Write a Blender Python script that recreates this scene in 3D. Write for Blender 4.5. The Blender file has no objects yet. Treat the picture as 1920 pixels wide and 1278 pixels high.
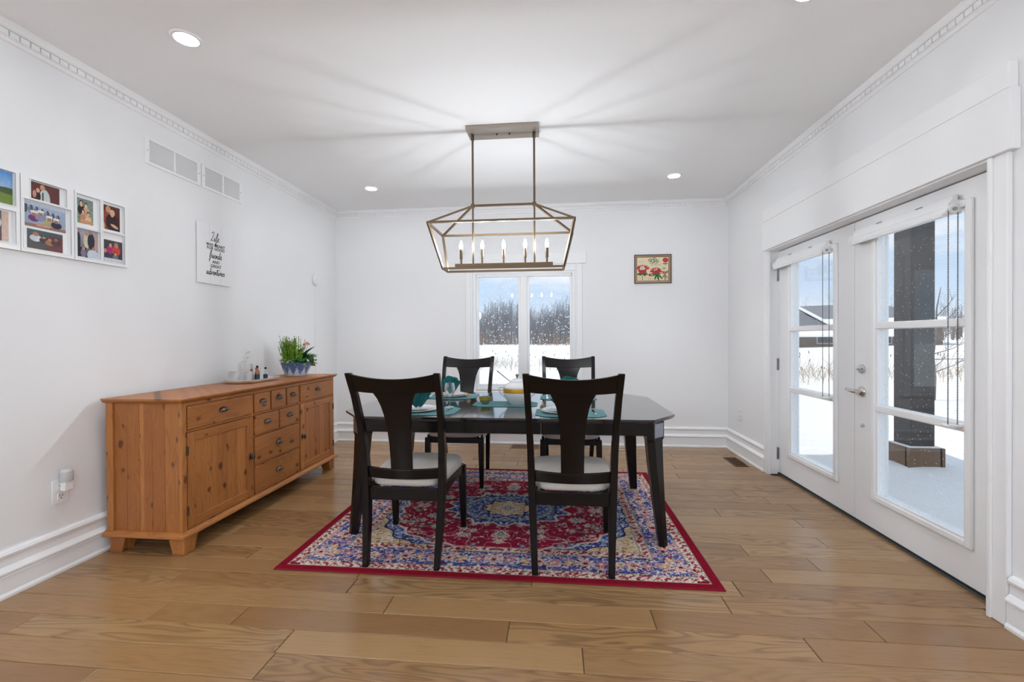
import bpy, bmesh, math, random
import numpy as np
from mathutils import Vector, Matrix

SC = bpy.context.scene
COL = SC.collection
PI = math.pi

# ------------------------------------------------------------------ camera, sky, sun, exposure
def set_camera():
    f, yaw, pitch, roll = 830.47, 0.0976, -0.0069, -0.0048
    fw = Vector((-math.sin(yaw) * math.cos(pitch), math.cos(yaw) * math.cos(pitch), math.sin(pitch)))
    r0 = Vector((math.cos(yaw), math.sin(yaw), 0)); u0 = r0.cross(fw)
    r = r0 * math.cos(roll) + u0 * math.sin(roll); u = -r0 * math.sin(roll) + u0 * math.cos(roll)
    cam = bpy.data.cameras.new('camera'); cam.sensor_fit = 'HORIZONTAL'; cam.sensor_width = 36
    cam.lens = f / 1920 * 36; cam.clip_start = 0.05; cam.clip_end = 600
    o = bpy.data.objects.new('camera', cam); COL.objects.link(o)
    M = Matrix((r, u, -fw)).transposed().to_4x4(); M.translation = Vector((0, 0, 1.2))
    o.matrix_world = M
    SC.camera = o
set_camera()

SUN_STRENGTH = 2.3
SKY_STRENGTH = 1.12
BULB, SPOT, FILL_GLOBE, BEAM = 570.0, 60.0, 72.0, 54.0
SC.view_settings.view_transform = 'Standard'
SC.view_settings.look = 'None'
SC.view_settings.gamma = 1.0
SC.view_settings.use_curve_mapping = False
SC.view_settings.exposure = 0.0

def lin(c):
    return tuple(((v / 255) / 12.92 if v / 255 <= 0.04045 else ((v / 255 + 0.055) / 1.055) ** 2.4) for v in c)

class G:                                   # small node-graph writer
    def __init__(s, tree): s.t = tree
    def n(s, kind, ins=None, **props):
        nd = s.t.nodes.new(kind)
        for k, v in props.items(): setattr(nd, k, v)
        for k, v in (ins or {}).items(): s.put(nd.inputs[k], v)
        return nd
    def put(s, sock, v):
        if isinstance(v, bpy.types.NodeSocket): s.t.links.new(v, sock)
        else:
            if sock.type == 'RGBA' and len(v) == 3: v = (*v, 1)
            sock.default_value = v
    def m(s, op, a, b=0.0, c=0.0, clamp=False):
        nd = s.n('ShaderNodeMath', {0: a, 1: b, 2: c}, operation=op, use_clamp=clamp); return nd.outputs[0]
    def mix(s, f, a, b, blend='MIX'):
        nd = s.n('ShaderNodeMix', data_type='RGBA', blend_type=blend)
        s.put(nd.inputs[0], f); s.put(nd.inputs[6], a); s.put(nd.inputs[7], b); return nd.outputs[2]
    def ramp(s, f, stops, interp='LINEAR'):
        nd = s.n('ShaderNodeValToRGB', {0: f}); nd.color_ramp.interpolation = interp
        els = nd.color_ramp.elements
        while len(els) < len(stops): els.new(0.5)
        for e, (p, c) in zip(els, stops):
            e.position = p; e.color = (*c, 1) if len(c) == 3 else c
        return nd.outputs[0]
    def fr(s, f, a, b): # linear range -> 0..1 clamp
        return s.n('ShaderNodeMapRange', {0: f, 1: a, 2: b, 3: 0.0, 4: 1.0}).outputs[0]
    def noise(s, vec, scale=5, detail=2, rough=.5, dist=0.0, dims='3D'):
        return s.n('ShaderNodeTexNoise', {'Vector': vec, 'Scale': scale, 'Detail': detail, 'Roughness': rough, 'Distortion': dist}, noise_dimensions=dims).outputs[0]
    def sep(s, v): o = s.n('ShaderNodeSeparateXYZ', {0: v}).outputs; return o[0], o[1], o[2]
    def comb(s, x, y, z=0.0): return s.n('ShaderNodeCombineXYZ', {0: x, 1: y, 2: z}).outputs[0]
    def bump(s, h, strength=.2, dist=.01): return s.n('ShaderNodeBump', {'Height': h, 'Strength': strength, 'Distance': dist}).outputs[0]
    def pos(s): return s.n('ShaderNodeNewGeometry').outputs['Position']
    def oc(s): return s.n('ShaderNodeTexCoord').outputs['Object']
    def rnd(s): return s.n('ShaderNodeObjectInfo').outputs['Random']
    def out(s, sh): s.t.links.new(sh, s.n('ShaderNodeOutputMaterial').inputs[0])
    def bsdf(s, **kw):
        nd = s.n('ShaderNodeBsdfPrincipled')
        for k, v in kw.items(): s.put(nd.inputs[k.replace('_', ' ')], v)
        return nd.outputs[0]

def newmat(name):
    m = bpy.data.materials.new(name); m.use_nodes = True; m.node_tree.nodes.clear()
    return m, G(m.node_tree)

def world_sky():
    w = bpy.data.worlds.new('sky'); SC.world = w; w.use_nodes = True
    w.node_tree.nodes.clear(); g = G(w.node_tree)
    d = g.n('ShaderNodeTexCoord').outputs['Generated']
    x, y, z = g.sep(d)
    sky = g.ramp(g.m('MAXIMUM', z, 0.0), [(0, lin((224, 234, 246))), (.09, lin((198, 219, 244))), (.22, lin((186, 210, 240))), (1, lin((186, 202, 224)))])
    v = g.comb(x, y, g.m('MULTIPLY', z, 3.2))
    c = g.noise(v, 3.1, 6, .55, .2)
    cl = g.m('MULTIPLY', g.fr(c, .50, .66), g.fr(z, .02, .10), clamp=True)
    col = g.mix(g.m('MULTIPLY', cl, .85), sky, lin((246, 249, 254)))
    bg = g.n('ShaderNodeBackground', {0: col, 1: SKY_STRENGTH})
    w.node_tree.links.new(bg.outputs[0], g.n('ShaderNodeOutputWorld').inputs[0])
world_sky()

sun = bpy.data.lights.new('sun', 'SUN'); sun.energy = SUN_STRENGTH; sun.angle = math.radians(1.5); sun.color = (1, .95, .88)
so = bpy.data.objects.new('sun', sun); COL.objects.link(so)
so.rotation_euler = (0, -math.radians(30), 0)     # high in the west, behind the left wall
so.location = (-20, 0, 25)

# ------------------------------------------------------------------ mesh helpers
class MB:
    def __init__(s): s.v = []; s.f = []
    def add(s, vs, fs):
        o = len(s.v); s.v += [tuple(p) for p in vs]; s.f += [tuple(i + o for i in f) for f in fs]; return s
    def box(s, x0, x1, y0, y1, z0, z1):
        x0, x1 = sorted((x0, x1)); y0, y1 = sorted((y0, y1)); z0, z1 = sorted((z0, z1))
        return s.add([(x0, y0, z0), (x1, y0, z0), (x1, y1, z0), (x0, y1, z0), (x0, y0, z1), (x1, y0, z1), (x1, y1, z1), (x0, y1, z1)],
                     [(0, 3, 2, 1), (4, 5, 6, 7), (0, 1, 5, 4), (1, 2, 6, 5), (2, 3, 7, 6), (3, 0, 4, 7)])
    def loft(s, rings, cap=True, close=False):
        n = len(rings[0]); vs = [p for r in rings for p in r]; fs = []
        m = len(rings)
        for i in range(m if close else m - 1):
            a, b = i * n, ((i + 1) % m) * n
            for j in range(n): fs.append((a + j, a + (j + 1) % n, b + (j + 1) % n, b + j))
        if cap and not close: fs += [tuple(range(n))[::-1], tuple((m - 1) * n + j for j in range(n))]
        return s.add(vs, fs)
    def prism(s, poly, axis, a, b):
        def P(u, v, w): return {'x': (w, u, v), 'y': (u, w, v), 'z': (u, v, w)}[axis]
        return s.loft([[P(u, v, a) for u, v in poly], [P(u, v, b) for u, v in poly]])
    def lathe(s, prof, seg=32, c=(0, 0, 0), sx=1, sy=1):
        rings = [[(c[0] + r * sx * math.cos(2 * PI * k / seg), c[1] + r * sy * math.sin(2 * PI * k / seg), c[2] + z) for k in range(seg)] for r, z in prof]
        return s.loft(rings)
    def tube(s, pts, rad, seg=8, closed=False, flat=None):
        P = [Vector(p) for p in pts]; n = len(P); rings = []
        rr = rad if isinstance(rad, (list, tuple)) else [rad] * n
        up = Vector((0, 0, 1)); prev = None
        for i in range(n):
            a = P[(i - 1) % n] if (i or closed) else P[0]; b = P[(i + 1) % n] if (i < n - 1 or closed) else P[-1]
            t = (b - a).normalized()
            if prev is None:
                ref = up if abs(t.z) < .95 else Vector((1, 0, 0)); s1 = t.cross(ref).normalized()
            else:
                s1 = (prev - t * prev.dot(t)); s1 = s1.normalized() if s1.length > 1e-6 else t.cross(up).normalized()
            prev = s1; s2 = t.cross(s1)
            rings.append([tuple(P[i] + (s1 * math.cos(2 * PI * k / seg) + s2 * math.sin(2 * PI * k / seg)) * rr[i]) for k in range(seg)])
        return s.loft(rings, close=closed)
    def bar(s, a, b, w):                     # square bar from a to b
        a, b = Vector(a), Vector(b); t = (b - a).normalized()
        ref = Vector((0, 0, 1)) if abs(t.z) < .95 else Vector((0, 1, 0))
        s1 = t.cross(ref).normalized() * w / 2; s2 = t.cross(s1).normalized() * w / 2
        R = lambda p: [tuple(p + s1 + s2), tuple(p - s1 + s2), tuple(p - s1 - s2), tuple(p + s1 - s2)]
        return s.loft([R(a), R(b)])
    def disc(s, c, r, axis='z', h=.005, seg=32):
        rings = []
        for w in (-h / 2, h / 2):
            ring = []
            for k in range(seg):
                u, v = r * math.cos(2 * PI * k / seg), r * math.sin(2 * PI * k / seg)
                ring.append({'z': (c[0] + u, c[1] + v, c[2] + w), 'x': (c[0] + w, c[1] + u, c[2] + v), 'y': (c[0] + u, c[1] + w, c[2] + v)}[axis])
            rings.append(ring)
        return s.loft(rings)
    def sphere(s, c, r, seg=16, rings=10, sz=1):
        prof = [(max(1e-4, r * math.sin(PI * i / rings)), -r * sz * math.cos(PI * i / rings)) for i in range(rings + 1)]
        return s.lathe(prof, seg, c)

def mesh_of(mb, name):
    me = bpy.data.meshes.new(name); me.from_pydata(mb.v, [], mb.f)
    bm = bmesh.new(); bm.from_mesh(me); bmesh.ops.recalc_face_normals(bm, faces=bm.faces); bm.to_mesh(me); bm.free()
    return me

def obj(name, mb, mat, parent=None, bevel=0.0, smooth=False, seg=2, kind=None, label=None):
    me = mb if isinstance(mb, bpy.types.Mesh) else mesh_of(mb, name)
    if mat is not None and not me.materials: me.materials.append(mat)
    o = bpy.data.objects.new(name, me); COL.objects.link(o)
    if parent is not None: o.parent = parent
    if smooth:
        me.polygons.foreach_set('use_smooth', [True] * len(me.polygons))
        if smooth != 'full':
            try: me.set_sharp_from_angle(angle=math.radians(38 if smooth is True else smooth))
            except Exception: pass
    if bevel:
        b = o.modifiers.new('bevel', 'BEVEL'); b.width = bevel; b.segments = seg; b.limit_method = 'ANGLE'; b.angle_limit = math.radians(40)
        if smooth is False:
            me.polygons.foreach_set('use_smooth', [True] * len(me.polygons))
            try: me.set_sharp_from_angle(angle=math.radians(30))
            except Exception: pass
        b.harden_normals = False
    if kind: o['kind'] = kind
    if label: o['label'] = label
    return o

def thing(name, label, cat, loc=(0, 0, 0), rz=0.0, group=None):
    o = bpy.data.objects.new(name, None); COL.objects.link(o); o.empty_display_size = .1
    o.location = loc; o.rotation_euler = (0, 0, rz); return tag(o, label, cat, group)
def tag(o, label, cat, group=None, kind=None):
    o['label'] = label; o['category'] = cat
    if group: o['group'] = group
    if kind: o['kind'] = kind
    return o
def struct(name, mb, mat, label, cat, **kw):
    o = obj(name, mb, mat, **kw); return tag(o, label, cat, kind='structure')
def copy_thing(root, loc, rz, label, group=None):
    def cp(o, par):
        c = o.copy(); COL.objects.link(c); c.parent = par
        for ch in kids[o.name]: cp(ch, c)
        return c
    kids = {}
    def walk(o):
        kids[o.name] = list(o.children)
        for ch in o.children: walk(ch)
    walk(root)
    r = cp(root, None); r.location = loc; r.rotation_euler = (0, 0, rz); r['label'] = label
    if group: r['group'] = group
    return r

# ------------------------------------------------------------------ materials
def plain(name, col, rough=.5, metal=0.0, spec=.5, bump=0.0, bscale=60, vary=0.0, coat=0.0, **kw):
    m, g = newmat(name); c = lin(col)
    if vary:
        n = g.noise(g.oc(), 9, 3); c = g.mix(n, tuple(v * (1 - vary) for v in c), tuple(min(1, v * (1 + vary)) for v in c))
    ins = dict(Base_Color=c, Roughness=rough, Metallic=metal, Specular_IOR_Level=spec, Coat_Weight=coat)
    if bump: ins['Normal'] = g.bump(g.noise(g.oc(), bscale, 3), bump, .002)
    for k, v in kw.items(): ins[k] = v
    g.out(g.bsdf(**ins)); return m

M = {}
M['wall'] = plain('wall_paint', (244, 244, 244), .75, bump=.05, bscale=180, spec=.3)
M['ceil'] = plain('ceiling_paint', (249, 249, 249), .9, bump=.05, bscale=120, spec=.2)
M['trim'] = plain('trim_paint', (248, 248, 248), .45, spec=.4)
M['door'] = plain('door_paint', (252, 252, 252), .4, spec=.45)
M['white'] = plain('white_plastic', (246, 246, 246), .35)
M['blind'] = plain('blind_vinyl', (248, 248, 248), .4)
M['grey'] = plain('grey_rubber', (70, 74, 78), .6)
M['black'] = plain('black_rubber', (18, 18, 19), .6)
M['nickel'] = plain('satin_nickel', (205, 203, 200), .22, 1.0)
M['hinge'] = plain('hinge_steel', (165, 165, 166), .35, 1.0)
M['pewter'] = plain('dark_pewter', (98, 90, 84), .28, 1.0, bump=.2, bscale=120)
M['bronze'] = plain('brushed_bronze', (112, 94, 74), .42, .8, bump=.1, bscale=200)
M['bronze_lt'] = plain('pale_brushed_nickel', (160, 150, 140), .5, .7)
M['chrome'] = plain('polished_silver', (225, 225, 226), .06, 1.0)
M['carved'] = plain('silver_inlay', (150, 152, 160), .3, .9, bump=1.0, bscale=90)
M['vent'] = plain('vent_mesh_shadow', (196, 196, 197), .6)
M['brown_vent'] = plain('brown_register', (92, 64, 40), .5, .3)
M['ceramic'] = plain('white_porcelain', (240, 240, 240), .12, coat=.3)
M['gold'] = plain('gold_band', (196, 150, 30), .3, .35, bump=.6, bscale=160)
M['greenband'] = plain('green_glaze', (110, 140, 110), .25)
M['nut'] = plain('brown_walnut', (150, 112, 80), .6, bump=.6, bscale=70)
M['soil'] = plain('potting_soil', (60, 46, 36), .95, bump=1, bscale=90)
M['amber'] = plain('amber_liquid', (168, 92, 60), .1, spec=.6)
M['label'] = plain('dark_bottle_label', (22, 60, 66), .5)
M['labelb'] = plain('navy_bottle_label', (38, 44, 74), .5)
M['redplast'] = plain('copper_cap', (150, 66, 44), .4, .4)
M['snow'] = None
M['ink'] = plain('black_ink', (28, 28, 30), .7)
M['brick'] = plain('brown_brick', (120, 98, 84), .85, vary=.25)
M['roof'] = plain('dark_shingles', (122, 124, 128), .85, vary=.2)
M['snowroof'] = plain('roof_snow', (246, 247, 250), .7)
M['siding'] = plain('pale_siding', (205, 205, 205), .7)
M['pane_dark'] = plain('dark_window_glass', (70, 78, 88), .1)
M['bark'] = plain('grey_bark', (108, 98, 92), .9, bump=.6, bscale=30, vary=.2)
M['brush'] = plain('bare_twigs', (152, 150, 152), .95, vary=.35)
M['reed'] = plain('dry_reed', (186, 164, 136), .9, vary=.2)
M['cattail'] = plain('cattail_head', (110, 78, 52), .95)

def m_snow():
    m, g = newmat('snow'); p = g.pos()
    h = g.m('ADD', g.noise(p, 5, 5, .6), g.m('MULTIPLY', g.noise(p, 90, 3), .35))
    g.out(g.bsdf(Base_Color=lin((250, 248, 244)), Roughness=.8, Specular_IOR_Level=.25, Normal=g.bump(h, .35, .04))); return m
M['snow'] = m_snow()

def m_floor():
    m, g = newmat('oak_floor'); x, y, z = g.sep(g.pos()); r = g.rnd()
    off = g.m('MULTIPLY', r, 57.0)
    v1 = g.comb(g.m('ADD', g.m('MULTIPLY', x, 1.1), off), g.m('ADD', g.m('MULTIPLY', y, 7.5), off), off)
    n1 = g.noise(v1, 1.0, 2, .5, .35)
    rings = g.m('FRACT', g.m('MULTIPLY', n1, 15.0))
    line = g.m('MULTIPLY', g.fr(rings, .0, .22), g.fr(rings, 1.0, .55))
    v2 = g.comb(g.m('MULTIPLY', x, 5.0), g.m('MULTIPLY', y, 170.0), off)
    pore = g.noise(v2, 1.4, 3, .6)
    v3 = g.comb(g.m('MULTIPLY', x, 1.5), g.m('MULTIPLY', y, 5.0), off)
    cloud = g.noise(v3, 1.6, 3)
    tone = g.ramp(r, [(0, lin((144, 106, 67))), (.2, lin((156, 118, 77))), (.4, lin((166, 128, 85))), (.6, lin((150, 110, 70))), (.8, lin((162, 126, 84))), (1, lin((172, 135, 91)))])
    amt = g.m('MULTIPLY', g.m('SUBTRACT', 1.0, line), g.m('MULTIPLY', g.fr(g.m('FRACT', g.m('MULTIPLY', r, 7.3)), .1, .9), .5))
    c = g.mix(amt, tone, lin((88, 62, 40)))
    c = g.mix(g.m('MULTIPLY', g.fr(pore, .5, .75), .3), c, lin((98, 70, 44)))
    c = g.mix(g.m('MULTIPLY', g.fr(cloud, .45, .8), .2), c, lin((176, 144, 106)))
    h = g.m('ADD', g.m('MULTIPLY', line, .6), g.m('MULTIPLY', pore, -.6))
    g.out(g.bsdf(Base_Color=c, Roughness=g.m('ADD', .17, g.m('MULTIPLY', pore, .10)), Specular_IOR_Level=.6, Normal=g.bump(h, .10, .001)))
    return m
M['floor'] = m_floor()
M['floor_dark'] = plain('subfloor_joint', (46, 32, 22), .8)

def m_pine(name, axis):                     # grain runs along axis ('z' upright, 'y' across the front)
    m, g = newmat(name); x, y, z = g.sep(g.oc()); r = g.m('MULTIPLY', g.rnd(), 31.0)
    xy = g.m('ADD', x, y)
    a, b = (z, xy) if axis == 'z' else (xy, z)                # a along grain, b across
    kv = g.comb(g.m('ADD', g.m('MULTIPLY', a, 8.0), r), g.m('ADD', g.m('MULTIPLY', b, 12.0), r))
    wp = g.n('ShaderNodeTexNoise', {'Vector': kv, 'Scale': 1.7, 'Detail': 3.0}).outputs[1]
    kv = g.mix(.30, kv, wp, 'ADD')
    vor = g.n('ShaderNodeTexVoronoi', {'Vector': kv, 'Scale': 1.0, 'Randomness': 1.0}, voronoi_dimensions='2D')
    dk = vor.outputs['Distance']; kc = g.sep(vor.outputs['Color'])[0]
    rad = g.m('MULTIPLY', g.fr(kc, .60, 1.0), .20)
    knot = g.fr(g.m('SUBTRACT', dk, rad), .05, -.06)
    halo = g.m('EXPONENT', g.m('MULTIPLY', dk, -7.0))
    gv = g.comb(g.m('MULTIPLY', a, .9), g.m('ADD', g.m('MULTIPLY', b, 11.0), g.m('MULTIPLY', halo, .55)), r)
    n = g.noise(gv, 1.0, 2, .45, .2)
    line = g.m('PINGPONG', g.m('MULTIPLY', n, 16.0), .5)
    fine = g.noise(g.comb(g.m('MULTIPLY', a, 4.0), g.m('MULTIPLY', b, 260.0), r), 1.0, 2)
    if axis == 'z':
        bd = g.m('FLOOR', g.m('MULTIPLY', g.m('ADD', xy, 20.0), 9.5)); tone = g.n('ShaderNodeTexWhiteNoise', {'W': g.m('ADD', bd, r)}, noise_dimensions='1D').outputs[0]
    else:
        tone = g.noise(g.comb(g.m('MULTIPLY', a, 1.0), g.m('MULTIPLY', b, 9.0), r), 1.0, 1)
    c = g.mix(tone, lin((160, 98, 48)), lin((188, 124, 66)))
    c = g.mix(g.m('MULTIPLY', g.fr(line, .2, .5), .38), c, lin((132, 72, 32)))
    c = g.mix(g.m('MULTIPLY', g.fr(fine, .5, .8), .25), c, lin((126, 70, 32)))
    c = g.mix(g.m('MULTIPLY', knot, g.m('ADD', .35, g.m('MULTIPLY', n, .8), clamp=True)), c, lin((66, 34, 18)))
    g.out(g.bsdf(Base_Color=c, Roughness=.42, Specular_IOR_Level=.4, Normal=g.bump(fine, .08, .001))); return m
M['pine_v'] = m_pine('pine_upright', 'z'); M['pine_h'] = m_pine('pine_across', 'y')

def m_espresso():
    m, g = newmat('espresso_wood'); p = g.oc(); x, y, z = g.sep(p)
    n = g.noise(g.comb(g.m('MULTIPLY', x, 60.0), g.m('MULTIPLY', y, 60.0), g.m('MULTIPLY', z, 5.0)), 1.0, 2)
    c = g.mix(n, lin((9, 6, 6)), lin((16, 10, 9)))
    g.out(g.bsdf(Base_Color=c, Roughness=.27, Specular_IOR_Level=.3, Coat_Weight=.04, Coat_Roughness=.12)); return m
M['espresso'] = m_espresso()
def m_tabletop():
    m, g = newmat('espresso_lacquer'); n = g.noise(g.n('ShaderNodeMapping', {0: g.oc(), 3: (4, 60, 4)}).outputs[0], 1, 2)
    c = g.mix(n, lin((12, 9, 9)), lin((18, 14, 13)))
    g.out(g.bsdf(Base_Color=c, Roughness=.16, Specular_IOR_Level=.6, Coat_Weight=.6, Coat_Roughness=.06)); return m
M['tabletop'] = m_tabletop()

def m_fabric(name, col, scale=420, bump=.35, var=.08):
    m, g = newmat(name); p = g.oc(); c = lin(col)
    n = g.noise(p, scale, 2); n2 = g.noise(p, 14, 3)
    cc = g.mix(g.m('ADD', g.m('MULTIPLY', n, .6), g.m('MULTIPLY', n2, .4)), tuple(v * (1 - var * 2) for v in c), tuple(min(1, v * (1 + var * 2)) for v in c))
    g.out(g.bsdf(Base_Color=cc, Roughness=.95, Specular_IOR_Level=.15, Sheen_Weight=.2, Normal=g.bump(n, bump, .001))); return m
M['cushion'] = m_fabric('oatmeal_upholstery', (206, 199, 190))
M['mat'] = m_fabric('teal_placemat', (80, 138, 142), 160, .8, .2)
M['napkin'] = m_fabric('dark_teal_napkin', (14, 92, 94), 300, .4, .12)

def m_attr(name, rough=.5, pile=0.0, gloss=.3):
    m, g = newmat(name); a = g.n('ShaderNodeVertexColor', layer_name='print').outputs[0]
    ins = dict(Base_Color=a, Roughness=rough, Specular_IOR_Level=gloss)
    if pile:
        n = g.noise(g.oc(), 480, 2); ins['Base_Color'] = g.mix(.28, a, g.mix(n, (0, 0, 0, 1), (1, 1, 1, 1)), 'SOFT_LIGHT')
        ins['Normal'] = g.bump(n, pile, .003)
    g.out(g.bsdf(**ins)); return m
M['rug'] = m_attr('rug_pile', .95, .7, .1); M['photo'] = m_attr('photo_print', .3); M['print'] = m_attr('art_print', .4)
M['rug_edge'] = m_fabric('rug_binding', (132, 15, 38), 300, .5, .1)

def m_pane(name, dirt, fl=1.0):
    m, g = newmat(name); p = g.pos()
    bf = g.n('ShaderNodeNewGeometry').outputs['Backfacing']
    fres = g.n('ShaderNodeFresnel', {0: g.m('ADD', 1.45, g.m('MULTIPLY', bf, 1 / 1.45 - 1.45))}).outputs[0]
    tr = g.n('ShaderNodeBsdfTransparent', {0: (.97, .98, .98, 1)}).outputs[0]
    gl = g.n('ShaderNodeBsdfGlossy', {0: (1, 1, 1, 1), 1: .01}).outputs[0]
    sh = g.n('ShaderNodeMixShader', {0: g.m('MULTIPLY', fres, fl, clamp=True), 1: tr, 2: gl}).outputs[0]
    if dirt:
        v = g.n('ShaderNodeTexVoronoi', {'Vector': p, 'Scale': 52.0, 'Randomness': 1.0})
        sz = g.m('MULTIPLY', g.m('POWER', g.sep(v.outputs['Color'])[0], 3.0), .34 * dirt)
        spot = g.fr(g.m('SUBTRACT', v.outputs['Distance'], sz), .03, -.05)
        haze = g.m('MULTIPLY', g.fr(g.noise(p, 4, 3), .35, .8), .03 * dirt)
        df = g.n('ShaderNodeBsdfTranslucent', {0: (.95, .96, .98, 1)}).outputs[0]
        sh = g.n('ShaderNodeMixShader', {0: g.m('ADD', g.m('MULTIPLY', spot, .7), haze, clamp=True), 1: sh, 2: df}).outputs[0]
    g.out(sh); return m
M['pane'] = m_pane('window_glass_snow_spotted', 1.3, .4); M['pane_door'] = m_pane('door_glass', .5, 1.0)
def m_glass(name, clear=.62, milk=.14, bump=0, bs=60):
    m, g = newmat(name); nrm = None
    if bump: nrm = g.bump(g.n('ShaderNodeTexWave', {'Vector': g.oc(), 'Scale': bs, 'Distortion': 1.5}, bands_direction='DIAGONAL').outputs[1], bump, .006)
    tr = g.n('ShaderNodeBsdfTransparent', {0: (.98, .985, .985, 1)}).outputs[0]
    gl = g.n('ShaderNodeBsdfGlossy', {0: (1, 1, 1, 1), 1: .04}); df = g.n('ShaderNodeBsdfTranslucent', {0: (.97, .98, .98, 1)})
    if nrm is not None: g.put(gl.inputs['Normal'], nrm); g.put(df.inputs['Normal'], nrm)
    f = g.n('ShaderNodeLayerWeight', {0: .35, **({'Normal': nrm} if nrm is not None else {})}).outputs[1]
    a = g.n('ShaderNodeMixShader', {0: milk, 1: tr, 2: df.outputs[0]}).outputs[0]
    g.out(g.n('ShaderNodeMixShader', {0: g.m('MULTIPLY', f, 1 - clear, clamp=True), 1: a, 2: gl.outputs[0]}).outputs[0]); return m
M['glass'] = m_glass('clear_glass', .0, .02); M['crystal'] = m_glass('cut_crystal', .0, .09, 1.0, 34); M['tumbler'] = m_glass('textured_glass', .1, .16, .9, 50)
def m_emit(name, col, st):
    m, g = newmat(name); e = g.n('ShaderNodeEmission', {0: (*col, 1), 1: st}); g.out(e.outputs[0]); return m
M['bulb'] = m_emit('bulb_glow', (.93, .98, 1.04), BULB); M['led'] = m_emit('downlight_glow', (.95, .98, 1.03), SPOT); M['globe'] = m_emit('fill_globe_glow', (.88, .97, 1.08), FILL_GLOBE)

# ------------------------------------------------------------------ the room
XL, XR, YB, YF, H = -2.578, 1.865, 5.017, -3.2, 2.696
WT = .16
# walls: slabs around the openings
WIN = dict(x0=-.94, x1=.225, z0=.60, z1=1.955)
b = MB().box(XL, WIN['x0'], YB, YB + WT, 0, H).box(WIN['x1'], XR, YB, YB + WT, 0, H).box(WIN['x0'], WIN['x1'], YB, YB + WT, 0, WIN['z0']).box(WIN['x0'], WIN['x1'], YB, YB + WT, WIN['z1'], H)
struct('wall_back', b, M['wall'], 'white painted wall with the twin casement window in it', 'wall')
struct('wall_left', MB().box(XL - WT, XL, YF - WT, YB + WT, 0, H), M['wall'], 'plain white painted wall behind the pine sideboard', 'wall')
DY0, DY1, DZ = 2.085, 4.085, 1.962
b = MB().box(XR, XR + WT, YF - WT, DY0, 0, H).box(XR, XR + WT, DY1, YB + WT, 0, H).box(XR, XR + WT, DY0, DY1, DZ, H)
struct('wall_right', b, M['wall'], 'white painted wall holding the glazed double doors', 'wall')
b = MB().box(XL, -1.9, YF - WT, YF, 0, H).box(1.2, XR, YF - WT, YF, 0, H).box(-1.9, 1.2, YF - WT, YF, 0, .5).box(-1.9, 1.2, YF - WT, YF, 2.3, H).box(-.42, -.28, YF - WT, YF, .5, 2.3)  # unseen wall, its openings added to let daylight in from behind
struct('wall_front', b, M['wall'], 'white painted wall with two wide openings added for daylight, facing the twin window wall', 'wall')
struct('ceiling', MB().box(XL - WT, XR + WT, YF - WT, YB + WT, H, H + .22), M['ceil'], 'flat white painted ceiling with recessed lights', 'ceiling')

# floor: dark joint bed, planks laid one by one where they can be seen, plain boards behind
PW, PY0 = .1345, 1.459
fl = struct('floor', MB().box(XL, XR + WT, YF, YB, -.06, -.0035), M['floor_dark'], 'oak plank floor laid crosswise through the room', 'floor')
ENDS = {-1: [(-1.662), (-.785)], 0: [-1.07, .683, 1.271], 1: [-2.255, -1.078, .098], 2: [-1.76, -1.369, -.198, .977], 3: [-.755, .411, 1.289],
        4: [-1.91, -.99, .759], 5: [-1.0, -.12, .858], 6: [-1.69, -.3, 1.05], 7: [-.9, .2, 1.348], 8: [-2.0, -.4, 1.052], 9: [-1.3, .1, 1.542], 10: [-1.85, -.6, .7], 11: [-1.1, .4, 1.553],
        12: [-1.75, -.2, 1.1], 13: [-1.2, .2, 1.65], 14: [-1.6, -.5, 1.54], 15: [-.9, .3, 1.366]}
rng = random.Random(4)
def plank_mesh(x0, x1, y0, y1):
    e = .0013; c = .0020; z0, z1 = -.0035, 0
    x0 += e; x1 -= e; y0 += e; y1 -= e
    R = lambda i, z: [(x0 + i, y0 + i, z), (x1 - i, y0 + i, z), (x1 - i, y1 - i, z), (x0 + i, y1 - i, z)]
    return MB().loft([R(0, z0), R(0, z1 - c), R(c, z1)])
for k in range(-4, 27):
    y0 = PY0 + k * PW; y1 = min(y0 + PW, YB)
    if y0 >= YB - .01: continue
    ends = ENDS.get(k) or [v for v in (-2.578 + rng.uniform(.5, 1.2), -2.578 + rng.uniform(1.7, 2.4), -2.578 + rng.uniform(2.9, 3.8))]
    xs = [XL] + sorted(ends) + [XR + (.075 if y0 > DY0 and y1 < DY1 else 0)]
    for x0, x1 in zip(xs, xs[1:]): obj('plank', plank_mesh(x0, x1, y0, y1), M['floor'], fl)
obj('plank', MB().box(XL, XR, YF, PY0 - 4 * PW, -.0035, 0), M['floor'], fl, kind='stuff')

# baseboards: three-tier profile (d = depth from the wall, z)
BP = [(0, 0), (.034, 0), (.034, .012), (.026, .024), (.026, .098), (.022, .104), (.034, .112), (.034, .120), (.022, .134), (.015, .142), (.015, .178), (.021, .186), (.024, .197), (.016, .210), (.008, .216), (0, .216)]
def run_profile(prof, side, a, c):
    if side == 'left': return MB().prism([(XL + d, z) for d, z in prof], 'y', a, c)
    if side == 'right': return MB().prism([(XR - d, z) for d, z in prof], 'y', a, c)
    return MB().prism([(YB - d, z) for d, z in prof], 'x', a, c)
struct('baseboard_left', run_profile(BP, 'left', YF, YB), M['trim'], 'tall stepped white baseboard behind the sideboard', 'baseboard')
struct('baseboard_back', run_profile(BP, 'back', XL, XR), M['trim'], 'tall stepped white baseboard under the twin window', 'baseboard')
b = run_profile(BP, 'right', YF, 2.0); b2 = run_profile(BP, 'right', 4.13, YB); b.add(b2.v, b2.f)
struct('baseboard_right', b, M['trim'], 'tall stepped white baseboard on both sides of the double doors', 'baseboard')
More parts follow.
